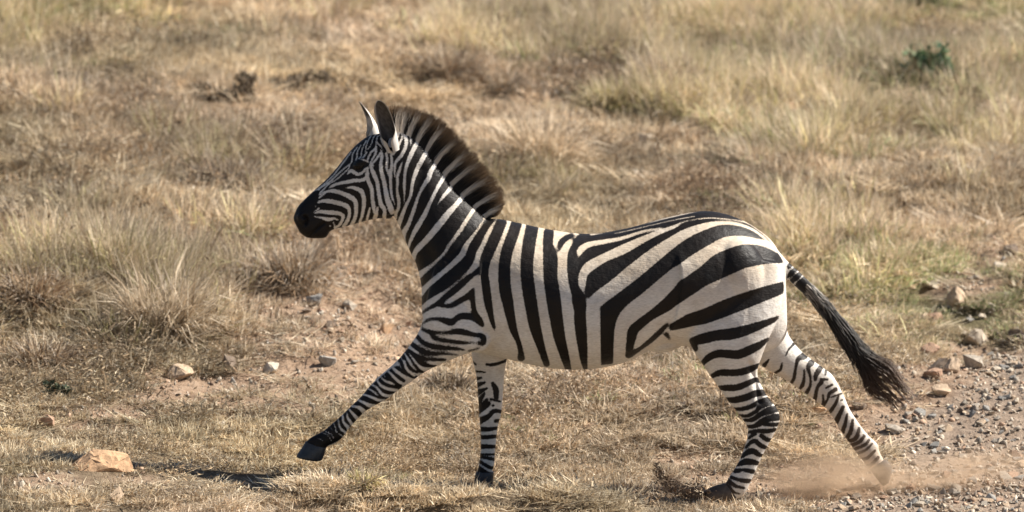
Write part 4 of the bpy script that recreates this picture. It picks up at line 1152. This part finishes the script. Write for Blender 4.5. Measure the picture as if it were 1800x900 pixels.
# ------------------------------------------------------------------ shrubs and tussocks that stand out
def plant(px, py, wpx, hpx, kind, seed, label, cat, name, dens=1.0):
    q = gat(px, py); k = FPX/np.linalg.norm(q-CAM); w = wpx/k/2; h = hpx/k
    r = np.random.default_rng(seed)
    root = empty(name, (q[0], q[1]+w*.3, float(ground_z(q[0], q[1]+w*.3))))
    tag(root, label, cat)
    if kind in ('straw', 'brown', 'yellow', 'greyb'):
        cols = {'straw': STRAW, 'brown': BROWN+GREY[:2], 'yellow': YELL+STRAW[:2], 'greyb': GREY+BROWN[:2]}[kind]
        n = int(900*dens)
        a = join(blades(n, h*1.0, w*.6, .5, .0075, cols, seed, 0, 1.0, 3), blades(n//2, h*.6, w*.95, .85, .008, cols, seed+1, 0, 1.1, 3),
                 forb(int(500*dens), h*.75, w*.8, [(.15, .11, .075), (.22, .165, .11), (.30, .23, .16)], seed+3))
        me = mesh('leaf_blades', *a[:2], True, a[2]); o = link('leaf_blades', me, M_grass); o.parent = root
        b2 = blades(int(60*dens), h*1.15, w*.4, .35, .006, STRAW+[(.62, .5, .34)], seed+2, 0, .3, 3)
        o = link('stalks', mesh('stalks', *b2[:2], True, b2[2]), M_grass); o.parent = root
    else:
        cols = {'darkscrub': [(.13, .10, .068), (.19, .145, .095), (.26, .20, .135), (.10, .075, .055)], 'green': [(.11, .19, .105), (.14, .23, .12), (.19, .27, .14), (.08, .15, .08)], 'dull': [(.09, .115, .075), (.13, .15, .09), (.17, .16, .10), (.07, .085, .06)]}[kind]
        # leafy twigs: many small leaf quads through a rounded volume
        n = int(1300*dens)
        p = r.normal(0, 1, (n, 3)); p /= np.linalg.norm(p, axis=1)[:, None]; p *= (r.uniform(.15, 1, n)**.5)[:, None]
        cl = r.normal(0, .55, (14, 3)); cl[:, 2] = np.abs(cl[:, 2])
        ci = r.integers(0, 14, n); p = cl[ci]*.9 + p*.38 if kind != 'green' else cl[ci]*.55 + p*.62
        p = p*np.array([w*.95, w*.55, h*.62]); p[:, 2] = np.abs(p[:, 2]) + .01
        sz = r.uniform(.008, .022, n)*(1.5 if kind == 'green' else 1.1)
        a = r.normal(0, 1, (n, 3)); a /= np.linalg.norm(a, axis=1)[:, None]; b = np.cross(a, r.normal(0, 1, (n, 3))); b /= np.linalg.norm(b, axis=1)[:, None]
        V = np.stack([p-a*sz[:, None], p+b*sz[:, None]*.45, p+a*sz[:, None], p-b*sz[:, None]*.45], 1).reshape(-1, 3)
        Fl = np.arange(n*4).reshape(-1, 4)
        c = np.repeat(np.array(cols)[r.integers(0, 4, n)]*r.uniform(.7, 1.3, n)[:, None], 4, 0)
        o = link('leaves', mesh('leaves', V, Fl, True, c), M_twig); o.parent = root
        t = blades(int(70*dens), h*.9, w*.35, .55, .007, [(.12, .085, .055), (.2, .15, .10)], seed+5, 0, .6, 3)
        o = link('twigs', mesh('twigs', *t[:2], True, t[2]), M_twig); o.parent = root
    return root
PL = [
 (395, 185, 120, 50, 'darkscrub', 11, 'dark brown low scrub in the pale grass left of the ears', 'shrub', 'low_scrub', 1.0),
 (500, 165, 90, 46, 'darkscrub', 12, 'dark scrub clump directly above the zebra head, leftward', 'shrub', 'low_scrub', .8),
 (560, 158, 60, 40, 'darkscrub', 13, 'small dark scrub clump nearest the ears, in pale grass', 'shrub', 'low_scrub', .6),
 (115, 150, 90, 34, 'darkscrub', 14, 'faint dark scrub patch at the upper left of the hillside', 'shrub', 'low_scrub', .5),
 (945, 300, 170, 115, 'straw', 15, 'big tangled straw tussock right behind the mane', 'tussock', 'grass_tussock', 1.5),
 (1085, 205, 120, 85, 'yellow', 16, 'yellowish rounded grass tussock above the zebra back', 'tussock', 'grass_tussock', 1.3),
 (1170, 170, 120, 100, 'brown', 17, 'brown upright tussock behind the yellowish one', 'tussock', 'grass_tussock', 1.0),
 (790, 150, 130, 75, 'brown', 18, 'brown dead tussock above the mane in blurred grass', 'tussock', 'grass_tussock', 1.1),
 (890, 175, 90, 60, 'greyb', 19, 'greyish green bush between the brown dead tussock and the straw tussock', 'tussock', 'grass_tussock', .9),
 (1643, 152, 95, 110, 'green', 20, 'bluish green leafy weed standing in yellow grass at upper right', 'weed', 'green_weed', 1.6),
 (1600, 22, 190, 60, 'green', 21, 'row of dark green bush at the top edge right', 'bush', 'green_bush', 1.0),
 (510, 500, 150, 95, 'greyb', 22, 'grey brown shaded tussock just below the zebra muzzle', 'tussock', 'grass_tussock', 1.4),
 (285, 600, 190, 150, 'straw', 23, 'wide fan of straw stalks left of the zebra', 'tussock', 'grass_tussock', 1.1),
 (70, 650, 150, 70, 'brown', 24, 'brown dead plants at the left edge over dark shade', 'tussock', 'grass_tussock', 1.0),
 (1490, 235, 100, 60, 'yellow', 25, 'yellow tussock with arching blades far behind the rump', 'tussock', 'grass_tussock', .8),
 (1310, 165, 110, 45, 'brown', 26, 'low brown dead tussock beside an orange stone', 'tussock', 'grass_tussock', .8),
 (1500, 440, 50, 60, 'brown', 27, 'thin brown grass clump behind the tail root', 'tussock', 'grass_tussock', .4),
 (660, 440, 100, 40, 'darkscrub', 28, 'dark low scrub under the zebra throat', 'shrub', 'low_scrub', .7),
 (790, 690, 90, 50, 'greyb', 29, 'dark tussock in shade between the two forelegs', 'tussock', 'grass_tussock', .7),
 (98, 700, 50, 24, 'dull', 30, 'small dull green weed low at the left', 'weed', 'green_weed', .35),
 (190, 450, 170, 90, 'greyb', 32, 'grey brown twiggy bush left of the muzzle above the straw fan', 'shrub', 'dry_shrub', 1.2),
 (55, 540, 140, 80, 'brown', 33, 'brown dead bush at the left edge halfway up the slope', 'shrub', 'dry_shrub', 1.0),
 (400, 330, 150, 70, 'greyb', 34, 'grey brown twiggy bush level with the zebra face at left', 'shrub', 'dry_shrub', 1.0),
 (640, 850, 70, 36, 'yellow', 31, 'low green yellow grass clump right of the raised front hoof', 'tussock', 'grass_tussock', .4),
]
for a in PL: plant(*a)

# ------------------------------------------------------------------ kicked-up soil and dust by the hind hooves
def soil_spray():
    r = np.random.default_rng(5); V = []; Fl = []; Cc = []; o = 0
    for i in range(1500):
        t = r.uniform(0, 1)
        # a plume that rises to the left from in front of the hind hoof
        a = np.interp(t, [0, .35, .7, 1], [1240, 1205, 1165, 1152]); b = np.interp(t, [0, .35, .7, 1], [872, 866, 845, 815])
        wd = np.interp(t, [0, .3, .7, 1], [12, 14, 11, 5])
        px = a + r.normal(0, wd*.6); py = b + r.normal(0, wd*.6)
        q = P(px, min(py, 880), -.16 + r.normal(0, .03)); s = .0030*np.exp(r.normal(0, .5))*(1.3-t*.5)
        v, f_ = rock_geo(3000+i % 12, 7, 0, 0, .8)
        V.append(v*s + q); Fl += [tuple(k+o for k in z) for z in f_]; o += len(v)
        Cc.append(np.tile(np.array([.26, .175, .11])*r.uniform(.5, 1.5), (len(v), 1)))
    ob = link('soil_spray', mesh('soil_spray', np.concatenate(V), Fl, False, np.concatenate(Cc)), M_clod)
    tag(ob, 'brown spray of soil kicked up in front of the near hind hoof', 'soil', kind='stuff')
soil_spray()
def dust_mat(dens, sc, seed, colr=(.89, .675, .475, 1)):
    m, n, l, b = new_mat('dust'); n.remove(b)
    tc = n.new('ShaderNodeTexCoord'); 
    f1 = noise(n, l, sc, 5, .6, tc.outputs['Object'], .6)
    ln = nd(n, 'ShaderNodeVectorMath', operation='LENGTH'); l.new(tc.outputs['Object'], ln.inputs[0])
    fall = n.new('ShaderNodeMapRange'); fall.interpolation_type = 'SMOOTHERSTEP'; l.new(ln.outputs['Value'], fall.inputs[0]); fall.inputs[1].default_value = 1.0; fall.inputs[2].default_value = .15; fall.inputs[3].default_value = 0; fall.inputs[4].default_value = 1
    nr = n.new('ShaderNodeMapRange'); l.new(f1, nr.inputs[0]); nr.inputs[1].default_value = .42; nr.inputs[2].default_value = .70
    mu = nd(n, 'ShaderNodeMath', operation='MULTIPLY'); l.new(fall.outputs[0], mu.inputs[0]); l.new(nr.outputs[0], mu.inputs[1])
    m2 = nd(n, 'ShaderNodeMath', operation='MULTIPLY'); l.new(mu.outputs[0], m2.inputs[0]); m2.inputs[1].default_value = dens
    pv = n.new('ShaderNodeVolumePrincipled'); pv.inputs['Color'].default_value = colr; pv.inputs['Anisotropy'].default_value = .3
    l.new(m2.outputs[0], pv.inputs['Density']); l.new(pv.outputs[0], n['Material Output'].inputs['Volume'])
    return m
def dust(c, size, dens, sc, seed, label, rot=0, colr=(.89, .675, .475, 1)):
    v, f_ = ellipsoid(np.zeros(3), (1, 1, 1)); o = link('dust_cloud', mesh('dust_cloud', v, [q[::-1] for q in f_]), dust_mat(dens, sc, seed, colr))
    o.location = c; o.scale = size; o.rotation_euler = (0, rot, 0); tag(o, label, 'dust', kind='stuff')
dust(P(1455, 840, .02), (.42, .22, .18), 25, 2.1, 1, 'tan dust puff rising between the two hind hooves')
dust(P(1680, 828, .10), (.68, .2, .12), 17, 2.3, 2, 'thin trail of tan dust over the gravel behind the far hind hoof', -.12)
dust(P(1180, 850, -.15), (.13, .09, .085), 45, 3.0, 3, 'small brown burst of dusty soil left of the near hind hoof', .5, (.62, .44, .30, 1))
